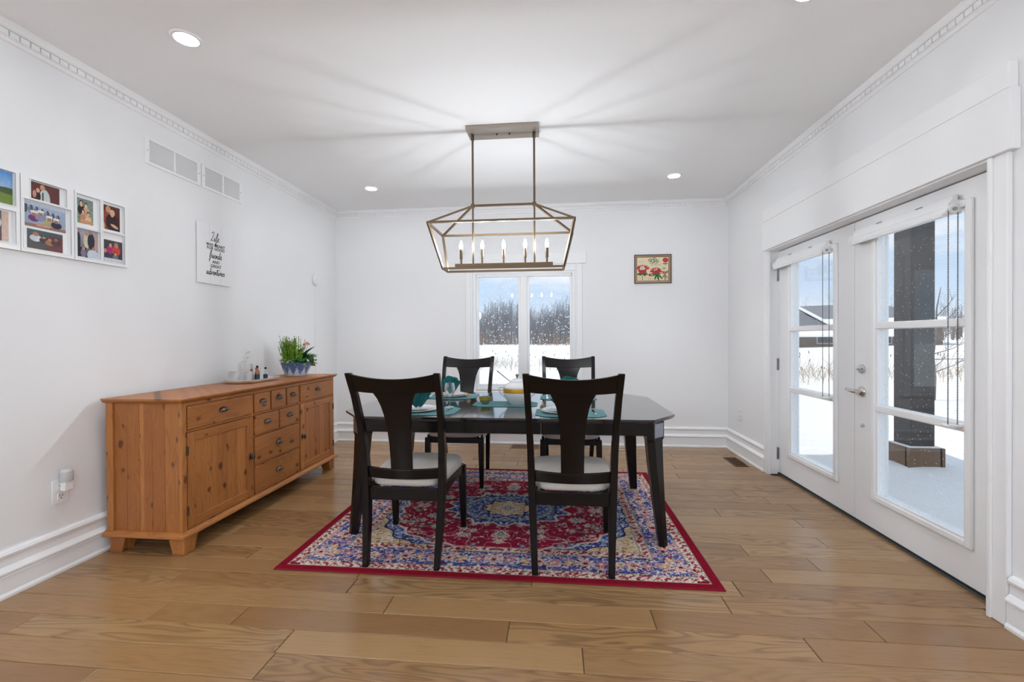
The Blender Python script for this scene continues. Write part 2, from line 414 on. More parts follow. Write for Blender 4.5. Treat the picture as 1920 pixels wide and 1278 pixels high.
# crown with dentils
CP = [(0, H), (.046, H), (.046, H - .008), (.040, H - .016), (.034, H - .028), (.028, H - .034), (.018, H - .036), (.018, H - .066), (.012, H - .070), (.009, H - .080), (.004, H - .085), (0, H - .085)]
dent = mesh_of(MB().box(-.006, .006, -.0178, .0178, -.013, .013), 'dentil'); dent.materials.append(M['trim'])
def crown(name, side, a, c, label):
    o = struct(name, run_profile(CP, side, a, c), M['trim'], label, 'crown moulding')
    far = MB(); n = 0
    t = 1.62 if side != 'back' else XL + .05
    while t < (YB - .03 if side != 'back' else XR - .05):
        p = {'left': (XL + .021, t), 'right': (XR - .021, t), 'back': (t, YB - .021)}[side]
        if side != 'back' and t < 3.45:
            d = bpy.data.objects.new('dentil', dent); COL.objects.link(d); d.parent = o; d.location = (p[0], p[1], H - .051)
        else:
            w = (.006, .0178) if side != 'back' else (.0178, .006)
            far.box(p[0] - w[0], p[0] + w[0], p[1] - w[1], p[1] + w[1], H - .065, H - .037)
        t += .0426
    obj('far_dentils', far, M['trim'], o, kind='stuff')
crown('trim_1', 'left', YF, YB, 'white crown moulding with small dentil blocks above the pine sideboard')
crown('trim_2', 'back', XL, XR, 'white crown moulding with small dentil blocks above the twin window')
crown('trim_3', 'right', YF, YB, 'white crown moulding with small dentil blocks above the double doors')

# ------------------------------------------------------------------ twin window
def window():
    o = thing('window_1', 'white twin casement window with snow-spotted panes behind the dining table', 'window', (0, YB, 0)); o['kind'] = 'structure'
    T = M['trim']
    # casing boards
    for x0, x1 in ((-1.02, -.94), (.225, .30)):
        c = obj('casing', MB().box(x0, x1, -.022, 0, .44, 2.03), T, o, bevel=.004)
        obj('casing_bead', MB().box(x0 + .058 if x0 < 0 else x0, x1 if x0 < 0 else x1 - .058, -.034, -.02, .58, 2.03), T, o, bevel=.004)
    obj('head_board', MB().box(-1.053, .343, -.032, 0, 2.03, 2.152), T, o, bevel=.003)
    obj('head_casing', MB().box(-.94, .225, -.018, 0, 1.955, 2.03), T, o, bevel=.003)
    obj('window_sill', MB().box(-1.03, .31, -.045, .05, .565, .60), T, o, bevel=.006)
    obj('apron', MB().box(-1.0, .28, -.02, 0, .44, .565), T, o, bevel=.004)
    # frame and mullion
    fr = MB().box(-.94, -.905, 0, .12, .60, 1.955).box(.19, .225, 0, .12, .60, 1.955).box(-.905, .19, 0, .12, 1.925, 1.955).box(-.905, .19, .02, .12, .60, .625)
    obj('frame', fr, T, o, bevel=.003)
    obj('mullion', MB().box(-.395, -.320, .01, .12, .625, 1.925), T, o, bevel=.004)
    for x0, x1 in ((-.905, -.395), (-.320, .19)):
        s = MB().box(x0, x0 + .026, .035, .085, .625, 1.925).box(x1 - .026, x1, .035, .085, .625, 1.925).box(x0 + .026, x1 - .026, .035, .085, 1.898, 1.925).box(x0 + .026, x1 - .026, .035, .085, .625, .668)
        so_ = obj('sash', s, T, o, bevel=.003)
        obj('pane', MB().box(x0 + .02, x1 - .02, .058, .064, .66, 1.905), M['pane'], so_)
    obj('blind_cassette', MB().box(-.90, .185, .004, .034, 1.895, 1.927), M['blind'], o, bevel=.008)
    for x in (-.62, -.10): obj('crank_handle', MB().tube([(x, .03, .655), (x, -.005, .65), (x + .05, -.012, .64)], .006), M['white'], o)
window()

# ------------------------------------------------------------------ glazed double doors
LX = 1.94                                  # inside face of the leaves
def door_trim():
    T = M['trim']
    o = thing('trim_4', 'wide white casing boards framing the double doors', 'door casing', (0, 0, 0)); o['kind'] = 'structure'
    for y0, y1, yi in ((2.005, 2.09, 2.09), (4.055, 4.14, 4.055)):
        obj('casing', MB().box(1.843, XR, y0, y1, 0, 1.953), T, o, bevel=.004)
        s = 1 if yi == y1 else -1
        obj('casing_bead', MB().box(1.832, 1.845, yi - .026 * s, yi - .008 * s, 0, 1.953), T, o, bevel=.004)
    obj('head_board', MB().box(1.825, XR, 1.975, 4.128, 1.953, 2.203), T, o, bevel=.003)
    obj('head_board', MB().box(1.827, XR, 1.985, 4.112, 2.205, 2.312), T, o, bevel=.003)
    for y0, y1 in ((2.07, 2.09), (4.076, 4.096)): obj('jamb', MB().box(1.845, XR + WT, y0, y1, 0, 1.962), T, o)
    obj('head_jamb', MB().box(1.845, XR + WT, 2.09, 4.076, 1.945, 1.965), T, o)
    obj('door_stop', MB().box(1.99, 2.02, 2.09, 4.076, 1.925, 1.945), T, o)
    obj('threshold', MB().box(1.93, XR + WT + .06, 2.09, 4.076, -.02, .012), M['grey'], o, bevel=.004)
    obj('door_sweep', MB().box(1.932, 1.94, 2.10, 4.07, .004, .018), M['black'], o)
door_trim()

def door_leaf(name, y0, y1, label, knob):
    D = M['door']
    o = thing(name, label, 'door', (LX, 0, 0)); o['kind'] = 'structure'
    g0, g1, z0, z1 = y0 + .165, y1 - .165, .198, 1.845                # outer edge of the glazing frame
    a0, a1, b0, b1 = g0 + .035, g1 - .035, z0 + .035, z1 - .035
    leaf = MB().box(0, .045, y0, a0, .02, 1.938).box(0, .045, a1, y1, .02, 1.938).box(0, .045, a0, a1, .02, b0).box(0, .045, a0, a1, b1, 1.938)
    obj('leaf', leaf, D, o)
    for s in (0, 1):                                                     # raised glazing frame, inside and outside
        x0, x1 = ((-.018, 0) if s == 0 else (.045, .068))
        fr = MB().box(x0, x1, g0, a0, z0, z1).box(x0, x1, a1, g1, z0, z1).box(x0, x1, a0, a1, z0, b0).box(x0, x1, a0, a1, b1, z1)
        f_ = obj('glazing_frame', fr, D, o, bevel=.007, seg=3)
        if s == 0:
            w = .012
            bd = MB().box(-.008, .008, a0, a0 + w, b0, b1).box(-.008, .008, a1 - w, a1, b0, b1).box(-.008, .008, a0 + w, a1 - w, b0, b0 + w).box(-.008, .008, a0 + w, a1 - w, b1 - w, b1)
            obj('glazing_bead', bd, D, f_, bevel=.003)
    for z in (1.263, .763):
        obj('muntin', MB().box(-.012, .018, a0 - .012, a1 + .012, z - .021, z + .021), D, o, bevel=.006)
        obj('muntin', MB().box(.026, .05, a0, a1, z - .02, z + .02), D, o, bevel=.004)
    obj('pane', MB().box(.019, .025, a0 - .006, a1 + .006, b0 - .006, b1 + .006), M['pane_door'], o)
    if knob:
        ny = M['nickel']; yk = 3.015
        db = obj('deadbolt', MB().lathe([(.0, 0), (.030, 0), (.031, .004), (.028, .012), (.012, .015), (.001, .016)], 28), ny, o, smooth=True)
        db.rotation_euler = (0, -PI / 2, 0); db.location = (0, yk, .993)
        tt = obj('thumb_turn', MB().box(-.005, .005, -.021, .021, .014, .030), ny, db, bevel=.004)
        tt.rotation_euler = (0, 0, .2)
        ro = obj('handle_rose', MB().lathe([(.0, 0), (.031, 0), (.032, .005), (.026, .014), (.014, .020), (.013, .042), (.001, .044)], 28), ny, o, smooth=True)
        ro.rotation_euler = (0, -PI / 2, 0); ro.location = (0, yk, .85)
        obj('lever', MB().tube([(-.045, yk - .012, .85), (-.048, yk + .01, .85), (-.05, yk + .045, .853), (-.046, yk + .08, .857), (-.034, yk + .098, .858)], [.010, .0125, .0115, .009, .006], 10), ny, o, smooth=True)
        obj('lever_tip', MB().tube([(-.045, yk - .005, .85), (-.047, yk - .035, .842)], [.010, .005], 10), ny, o, smooth=True)
        sc = obj('latch_knob', MB().lathe([(.0, 0), (.010, 0), (.010, .006), (.007, .014), (.001, .015)], 16), ny, o, smooth=True)
        sc.rotation_euler = (0, -PI / 2, 0); sc.location = (0, 3.005, .636)
    else:
        for z in (1.735, .96, .182):
            h = obj('hinge', MB().tube([(-.012, y1 + .008, z - .053), (-.012, y1 + .008, z + .053)], .008, 12), M['hinge'], o, smooth=True)
            obj('hinge_leaf', MB().box(-.006, 0, y1 - .012, y1 + .004, z - .05, z + .05), M['hinge'], h)
    return o
door_leaf('door_1', 2.092, 3.085, 'white glazed door leaf with lever handle and deadbolt', True)
door_leaf('door_2', 3.089, 4.074, 'white glazed door leaf hung on three steel hinges, without handle', False)

def roller_blind(y0, y1, label):
    o = thing('roller_blind', label, 'blind', (LX, 0, 0), group='roller blinds on the double doors')
    W = M['blind']; zc = 1.805
    obj('head_rail', MB().prism([(-.012, zc + .075), (-.030, zc + .072), (-.056, zc + .024), (-.056, zc + .010), (-.012, zc + .010)], 'y', y0 + .015, y1), W, o, bevel=.003)
    obj('roller_tube', MB().tube([(-.046, y0 + .02, zc), (-.046, y1 - .015, zc)], .021, 20), W, o, smooth=True)
    obj('fabric_hem', MB().tube([(-.066, y0 + .03, zc - .022), (-.066, y1 - .03, zc - .022)], .008, 12), W, o, smooth=True)
    for y in (y0 + .01, y1 - .006):
        obj('end_bracket', MB().prism([(-.004, zc - .02), (-.06, zc - .026), (-.074, zc), (-.064, zc + .032), (-.004, zc + .052)], 'y', y - .006, y + .006), W, o, bevel=.002)
    h = obj('chain_wheel', MB().disc((-.046, y0, zc), .024, 'y', .012, 24), M['white'], o, bevel=.003)
    obj('wheel_hub', MB().disc((-.046, y0 - .008, zc), .009, 'y', .008, 16), M['hinge'], h)
    for t in (.3, .7):
        yy = y0 + (y1 - y0) * t
        obj('mount_clip', MB().box(-.036, -.02, yy - .022, yy + .022, zc + .060, zc + .068), M['hinge'], o)
    ch = MB()
    for dx in (-.068, -.026):
        z = zc
        while z > .775:
            ch.box(dx - .0019, dx + .0019, y0 - .0019, y0 + .0019, z - .0028, z + .0028); z -= .0085
        ch.tube([(dx, y0, zc), (dx, y0, .772)], .0008, 4)
    c = obj('bead_chain', ch, M['pewter'], o, kind='stuff')
    obj('chain_holder', MB().box(-.08, -.01, y0 - .012, y0 + .03, .762, .776), M['white'], o, bevel=.004)
roller_blind(2.315, 3.035, 'white rolled-up roller blind on the door leaf with the lever handle')
roller_blind(3.315, 4.035, 'white rolled-up roller blind on the hinged door leaf without handle')
# ------------------------------------------------------------------ lights in the room
def downlight(x, y, label):
    o = thing('recessed_downlight', label, 'ceiling light', (x, y, H), group='recessed ceiling lights')
    obj('trim_ring', MB().lathe([(.052, -.001), (.053, -.006), (.066, -.006), (.070, -.001), (.070, .0)], 40), M['white'], o, smooth=True)
    obj('lens', MB().disc((0, 0, -.003), .0525, 'z', .004, 36), M['led'], o)
    l = bpy.data.lights.new('downlight_beam', 'SPOT'); l.energy = BEAM * (1 if y > 3 else .75 if y > 0 else .3); l.spot_size = math.radians(80); l.spot_blend = 1.0; l.shadow_soft_size = .05; l.color = (.96, .98, 1)
    b = bpy.data.objects.new('downlight_beam', l); COL.objects.link(b); b.parent = o; b.location = (0, 0, -.012)
downlight(-1.82, 2.045, 'round recessed ceiling light above the wall vents, on the side away from the window')
downlight(-1.82, 4.265, 'round recessed ceiling light between the sideboard and the window corner')
downlight(1.10, 4.24, 'round recessed ceiling light near the flower picture and the double doors')
downlight(1.10, 2.045, 'round recessed ceiling light over the door leaf with the lever handle')
for x in (-1.82, 1.10): downlight(x, -.2 if x < 0 else -.2, 'unseen recessed ceiling light added for fill beyond the dining area, %s side' % ('sideboard' if x < 0 else 'door'))  # pair added out of view behind the camera for extra light
for x, n in ((-2.1, 'left'), (1.25, 'right')):  # glowing globes added out of view to fill the room with light
    o = thing('fill_globe', 'unseen white globe added as fill light beyond the dining area, %s one' % ('sideboard-side' if x < 0 else 'door-side'), 'fill lamp', (x, -1.5, H), group='added fill globes out of view')
    obj('globe', MB().sphere((0, 0, -.90), .14, 24, 16), M['globe'], o, smooth='full')
    obj('stem', MB().tube([(0, 0, 0), (0, 0, -.77)], .008), M['nickel'], o)
    obj('ceiling_plate', MB().disc((0, 0, -.01), .06, 'z', .02), M['nickel'], o)

def chandelier():
    cx, cy = -.367, 3.165
    o = thing('lantern_chandelier', 'long bronze open-cage lantern chandelier with five candle bulbs over the table', 'chandelier', (cx, cy, H))
    B = M['bronze']; Z = lambda z: z - H
    obj('canopy', MB().box(-.255, .255, -.085, .085, -.032, 0), M['bronze_lt'], o, bevel=.003)
    for x in (-.045, .045): obj('canopy_screw', MB().disc((x, 0, -.035), .006, 'z', .008, 12), M['black'], o)
    top, up, lo = Z(2.155), Z(1.992), Z(1.695)
    rx, ux, uy, lx, ly = .222, .4975, .205, .425, .078
    w = .0145
    for s in (-1, 1):
        obj('down_rod', MB().tube([(s * rx, 0, -.03), (s * rx, 0, top)], .0075, 12), B, o, smooth=True)
        obj('rod_collar', MB().tube([(s * rx, 0, -.032), (s * rx, 0, -.07)], .012, 12), B, o, smooth=True)
        obj('ridge_joint', MB().box(s * rx - .013, s * rx + .013, -.013, .013, top - .016, top + .012), B, o, bevel=.002)
        obj('inner_rod', MB().tube([(s * rx, 0, top), (s * rx, 0, Z(1.735))], .0065, 10), B, o, smooth=True)
        obj('upper_side_bar', MB().bar((s * ux, -uy, up), (s * ux, uy, up), w), B, o)
        obj('lower_side_bar', MB().bar((s * lx, -ly, lo), (s * lx, ly, lo), w), B, o)
        obj('upper_long_bar', MB().bar((-ux - w / 2, s * uy, up), (ux + w / 2, s * uy, up), w), B, o)
        obj('lower_long_bar', MB().bar((-lx - w / 2, s * ly, lo), (lx + w / 2, s * ly, lo), w), B, o)
        for t in (-1, 1):
            obj('roof_bar', MB().bar((s * rx, 0, top), (s * ux, t * uy, up), w * .9), B, o)
            obj('leg_bar', MB().bar((s * ux, t * uy, up), (s * lx, t * ly, lo), w), B, o)
    obj('ridge_bar', MB().bar((-rx, 0, top), (rx, 0, top), w), B, o)
    obj('candle_bar', MB().box(-.352, .352, -.019, .019, Z(1.712), Z(1.737)), B, o, bevel=.002)
    for i in range(5):
        x = -.31 + .155 * i
        c = obj('candle_holder', MB().tube([(x, 0, Z(1.735)), (x, 0, Z(1.775))], .0065, 10), B, o, smooth=True)
        obj('candle_sleeve', MB().tube([(x, 0, Z(1.772)), (x, 0, Z(1.842))], .0105, 14), B, o, smooth=True)
        obj('bulb', MB().lathe([(.004, 0), (.0095, .006), (.0125, .020), (.0105, .036), (.005, .052), (.0008, .064)], 14, (x, 0, Z(1.842))), M['bulb'], o, smooth='full')
chandelier()

# ------------------------------------------------------------------ rug
def smooth_noise(shape, cell, rg):
    h, w = shape; gh, gw = int(h / cell) + 3, int(w / cell) + 3
    a = rg.random((gh, gw)); y = np.arange(h) / cell; x = np.arange(w) / cell
    yi, xi = y.astype(int), x.astype(int); fy, fx = (y - yi)[:, None], (x - xi)[None, :]
    fy, fx = fy * fy * (3 - 2 * fy), fx * fx * (3 - 2 * fx)
    A = a[np.ix_(yi, xi)]; B = a[np.ix_(yi, xi + 1)]; C = a[np.ix_(yi + 1, xi)]; D = a[np.ix_(yi + 1, xi + 1)]
    return A * (1 - fy) * (1 - fx) + B * (1 - fy) * fx + C * fy * (1 - fx) + D * fy * fx

def rug():
    x0, x1, y0, y1 = -1.464, .793, 2.168, 3.998
    hx, hy = (x1 - x0) / 2, (y1 - y0) / 2
    st = .0042; nx, ny = int(round(hx / st)), int(round(hy / st))
    xs, ys = np.linspace(0, hx, nx + 1), np.linspace(0, hy, ny + 1)
    X, Y = np.meshgrid(xs, ys); rg = np.random.default_rng(11); rr = random.Random(5)
    C = lambda *c: np.array(lin(c))
    RED, DRED, NAVY, BLUE, SKY, CREAM, GOLD, GREY, PINK, BROWN = C(152, 26, 58), C(134, 14, 38), C(38, 44, 84), C(72, 84, 150), C(128, 146, 190), C(226, 212, 198), C(222, 188, 138), C(150, 160, 160), C(212, 150, 150), C(150, 112, 96)
    d = np.minimum(hx - X, hy - Y)
    img = np.zeros(X.shape + (3,)); img[:] = RED
    def fill(mask, col): img[mask] = col
    n1 = smooth_noise(X.shape, 4, rg); n2 = smooth_noise(X.shape, 2.2, rg); n3 = smooth_noise(X.shape, 9, rg); n4 = smooth_noise(X.shape, 13, rg)
    th = np.arctan2(Y / .30, X / .42)
    fx, fy = hx - .33, hy - .33
    e = (X / (fx * .985)) ** 2.6 + (Y / (fy * 1.12)) ** 2.6
    e = e * (1 + .05 * np.cos(th * 26))
    field = d > .33
    # corners: cream and gold spandrels, then a blue scalloped edge, then the red field
    fill(field & (e > .80), BLUE); fill(field & (e > .80) & (n1 > .55), SKY); fill(field & (e > .8) & (n2 > .72), CREAM); fill(field & (e > .8) & (n2 < .2), NAVY)
    fill(field & (np.abs(e - .80) < .022), CREAM)
    fill(field & (e > 1.04), GOLD); fill(field & (e > 1.04) & (n1 > .5), CREAM); fill(field & (e > 1.04) & (n2 < .27), BROWN); fill(field & (e > 1.04) & (n2 > .82), GREY)
    fill(field & (np.abs(e - 1.04) < .02), NAVY)
    def flower(cx, cy, r, n, outer, ring, core, rot=0.0, sq=1.0, clip=None):
        D = np.hypot((X - cx), (Y - cy) * sq); A = np.arctan2((Y - cy) * sq, X - cx) + rot
        R = r * (.78 + .22 * np.cos(A * n))
        for k, col in ((1.0, outer), (.66, ring), (.52, outer), (.34, core)):
            m = D < R * k
            if clip is not None: m &= clip
            img[m] = col
    def leaf(cx, cy, l, w, a, col, clip=None):
        u = (X - cx) * math.cos(a) + (Y - cy) * math.sin(a); v = -(X - cx) * math.sin(a) + (Y - cy) * math.cos(a) - .35 * u * u / max(l, 1e-4)
        m = (u / l) ** 2 + (v / w) ** 2 < 1
        if clip is not None: m &= clip
        img[m] = col
    redf = field & (e < .78)
    for k in range(2):                          # vines
        m = redf & (np.abs((n3 if k else n4) - .5) < .022); img[m] = BROWN if k else PINK
    pts = []
    tries = 0
    while tries < 5000:
        tries += 1
        p = (rr.uniform(0, fx), rr.uniform(0, fy))
        ok = all((p[0] - q[0]) ** 2 + (p[1] - q[1]) ** 2 > .062 ** 2 for q in pts)
        if ok: pts.append(p)
    for p in pts:
        k = rr.random(); r = rr.uniform(.017, .036)
        pal = rr.choice([(GREY, NAVY, CREAM), (CREAM, GREY, NAVY), (CREAM, BROWN, GREY), (GREY, CREAM, RED), (SKY, NAVY, CREAM), (CREAM, RED, GOLD)])
        if k < .62: flower(p[0], p[1], r, rr.choice([5, 6, 7, 8]), *pal, rot=rr.random() * 6, sq=rr.uniform(.8, 1.2), clip=redf)
        for j in range(4):
            a = rr.random() * 6.28; dd = rr.uniform(.03, .05)
            leaf(p[0] + dd * math.cos(a), p[1] + dd * math.sin(a), rr.uniform(.008, .017), rr.uniform(.0035, .006), a + 1.2, rr.choice([CREAM, CREAM, GREY, PINK, NAVY]), redf)
    # big palmettes in the red field
    for (px, py, r) in ((.47, .17, .062), (0, .43, .06), (.22, .44, .045), (.60, 0, .055)):
        flower(px, py, r, 11, CREAM, RED, GREY, sq=1.25, clip=redf); flower(px, py - r * .25, r * .5, 7, GREY, NAVY, CREAM)
    # medallion
    m = (X / .40) ** 2 + (Y / .275) ** 2; m = m * (1 + .16 * np.cos(th * 14))
    mm = m < 1
    fill(mm, BLUE); fill(mm & (n1 > .58), SKY); fill(mm & (n2 < .25), NAVY); fill(mm & (n2 > .76), CREAM); fill(np.abs(m - 1) < .055, CREAM); fill(np.abs(m - .62) < .03, NAVY)
    for a in range(10):
        t = a / 9 * PI / 2; flower(.30 * math.cos(t), .205 * math.sin(t), .030, 6, GREY, NAVY, CREAM, sq=1.1)
    m2 = (X / .165) ** 2 + (Y / .13) ** 2; m2 = m2 * (1 + .2 * np.cos(th * 10))
    fill(m2 < 1, GOLD); fill((m2 < 1) & (n1 > .6), CREAM); fill((m2 < 1) & (n2 < .22), BROWN); fill(np.abs(m2 - 1) < .09, NAVY)
    flower(0, 0, .085, 12, CREAM, GREY, PINK, sq=1.2); flower(0, 0, .04, 8, GREY, RED, CREAM)
    # main blue border
    bd = (d > .105) & (d < .275)
    fill(bd, BLUE); fill(bd & (n1 > .55), C(92, 104, 168)); fill(bd & (n2 < .24), NAVY)
    for k in range(2): fill(bd & (np.abs((n3 if k else n4) - .5) < .035), CREAM if k else PINK)
    fill(bd & (n2 > .80), CREAM)
    t = 0.0; i = 0
    def along(t): # both runs of the border centre line, one quadrant
        return [(t, hy - .19), (hx - .19, t)]
    while t < hx:
        for j, p in enumerate(along(t)):
            if p[j] > (hx if j == 0 else hy) - .12: continue
            if i % 3 == 0: flower(p[0], p[1], .060, 9, CREAM, C(190, 70, 70), DRED, sq=1.15 if j == 0 else .87, clip=bd)
            elif i % 3 == 1: flower(p[0], p[1], .036, 6, PINK, NAVY, CREAM, clip=bd)
            else: flower(p[0], p[1], .034, 7, GOLD, C(190, 90, 70), CREAM, clip=bd)
            for q in range(8):
                leaf(p[0] + rr.uniform(-.04, .04), p[1] + rr.uniform(-.075, .075) if j == 0 else p[1] + rr.uniform(-.04, .04), .013, .005, rr.random() * 6, rr.choice([CREAM, SKY, DRED, PINK, NAVY, GREY]), bd)
        t += .0815; i += 1
    # guard stripes
    for a, b_ in ((.045, .105), (.275, .33)):
        g_ = (d > a) & (d < b_); s = X + Y * (1 if a < .1 else 1)
        fill(g_, CREAM); fill(g_ & (n2 < .3), BROWN); fill(g_ & (n1 < .27), DRED); fill(g_ & (n2 > .83), NAVY)
        mid = (a + b_) / 2
        fill(g_ & (np.abs(d - mid) < .012) & (np.sin((X + Y) * 2 * PI / .045) > .25), C(176, 60, 76)); fill((np.abs(d - a) < .004) | (np.abs(d - b_) < .004), C(176, 150, 130))
    fill(d < .046, DRED)
    img *= (.86 + .28 * n2)[..., None]
    full = np.concatenate([img[:, :0:-1], img], 1); full = np.concatenate([full[:0:-1], full], 0)
    FX = np.concatenate([-xs[:0:-1], xs]); FY = np.concatenate([-ys[:0:-1], ys])
    root = thing('area_rug', 'red and blue medallion area rug with floral border under the dining table', 'rug', ((x0 + x1) / 2, (y0 + y1) / 2, 0))
    me = bpy.data.meshes.new('pile'); w, h = len(FX), len(FY)
    V = np.zeros((h, w, 3), np.float32); V[..., 0] = FX[None]; V[..., 1] = FY[:, None]; V[..., 2] = .0072
    me.vertices.add(w * h); me.vertices.foreach_set('co', V.ravel())
    idx = np.arange(w * h).reshape(h, w); q = np.stack([idx[:-1, :-1], idx[:-1, 1:], idx[1:, 1:], idx[1:, :-1]], -1).reshape(-1, 4)
    me.loops.add(q.size); me.loops.foreach_set('vertex_index', q.ravel().astype(np.int32))
    me.polygons.add(len(q)); me.polygons.foreach_set('loop_start', np.arange(0, q.size, 4, dtype=np.int32))
    me.update(calc_edges=True)
    at = me.color_attributes.new('print', 'FLOAT_COLOR', 'POINT')
    col = np.ones((h, w, 4), np.float32); col[..., :3] = np.clip(full, 0, 1); at.data.foreach_set('color', col.ravel())
    me.materials.append(M['rug']); obj('pile', me, None, root)
    obj('backing', MB().box(-hx + .003, hx - .003, -hy + .003, hy - .003, .0005, .0070), M['rug_edge'], root)
    e_ = .008
    bind = MB()
    for (a, b_) in (((-hx, -hy), (hx, -hy)), ((hx, -hy), (hx, hy)), ((hx, hy), (-hx, hy)), ((-hx, hy), (-hx, -hy))):
        bind.tube([(a[0], a[1], .0038), (b_[0], b_[1], .0038)], .0037, 8)
    obj('binding', bind, M['rug_edge'], root, smooth=True)
rug()

# ------------------------------------------------------------------ dining table
TX, TY, TZ = -.315, 3.093, .742
def table():
    o = thing('dining_table', 'long espresso dining table with clipped corners and a leaf in the middle', 'table', (TX, TY, .008))
    T0 = TZ - .008
    E_ = M['espresso']
    a, b_, cx, cy = 1.019, .582, .158, .199
    def top(poly, name): obj(name, MB().loft([[(x, y, T0 - .026) for x, y in ins(poly)], [(x, y, T0 - .012) for x, y in poly], [(x, y, T0) for x, y in poly]]), M['tabletop'], o, bevel=.002)
    def ins(p): return [(x * .985, y * .985) for x, y in p]
    s = .228; gp = .0012
    top([(s + gp, -b_), (a - cx, -b_), (a, -b_ + cy), (a, b_ - cy), (a - cx, b_), (s + gp, b_)], 'table_top')
    top([(-s - gp, b_), (-a + cx, b_), (-a, b_ - cy), (-a, -b_ + cy), (-a + cx, -b_), (-s - gp, -b_)], 'table_top')
    top([(-s, -b_), (s, -b_), (s, b_), (-s, b_)], 'table_leaf')
    za, zb = T0 - .105, T0 - .026
    for sy in (-1, 1):
        y = sy * .50
        for x0, x1 in ((-.86, -s - gp), (-s, s), (s + gp, .86)): obj('apron', MB().box(x0, x1, y - .011, y + .011, za, zb), E_, o, bevel=.002)
    for sx in (-1, 1): obj('apron', MB().box(sx * .93 - .011, sx * .93 + .011, -.40, .40, za, zb), E_, o, bevel=.002)
    for sx in (-1, 1):
        for sy in (-1, 1):
            def ring(z, cx_, cy_, h, ch):
                pts = [(-h, -h), (h, -h), (h, h - ch), (h - ch, h), (-h, h)]
                pts = [(cx_ + u, cy_ + v) for u, v in pts]
                return [(sx * u, sy * v, z) for u, v in pts]
            R = [ring(zb, .889, .454, .056, .075), ring(T0 - .128, .889, .454, .056, .075), ring(T0 - .142, .886, .451, .049, .058), ring(T0 - .3, .893, .458, .043, .046), ring(.24, .906, .470, .035, .034), ring(.08, .918, .481, .029, .026), ring(0, .925, .488, .026, .022)]
            l = obj('leg', MB().loft(R), E_, o, bevel=.002)
            ux, uy = .889 + .056, .454 + .056
            c0 = Vector((sx * (ux - .0375), sy * (uy - .0375), T0 - .078)); n = Vector((sx, sy, 0)).normalized(); t = Vector((-n.y, n.x, 0))
            hw, hh = .042, .044
            P = lambda du, dz, dn: tuple(c0 + t * du + Vector((0, 0, dz)) + n * dn)
            obj('carved_inlay', MB().loft([[P(-hw, -hh, 0), P(hw, -hh, 0), P(hw, hh, 0), P(-hw, hh, 0)], [P(-hw + .004, -hh + .004, .004), P(hw - .004, -hh + .004, .004), P(hw - .004, hh - .004, .004), P(-hw + .004, hh - .004, .004)]]), M['carved'], l)
table()

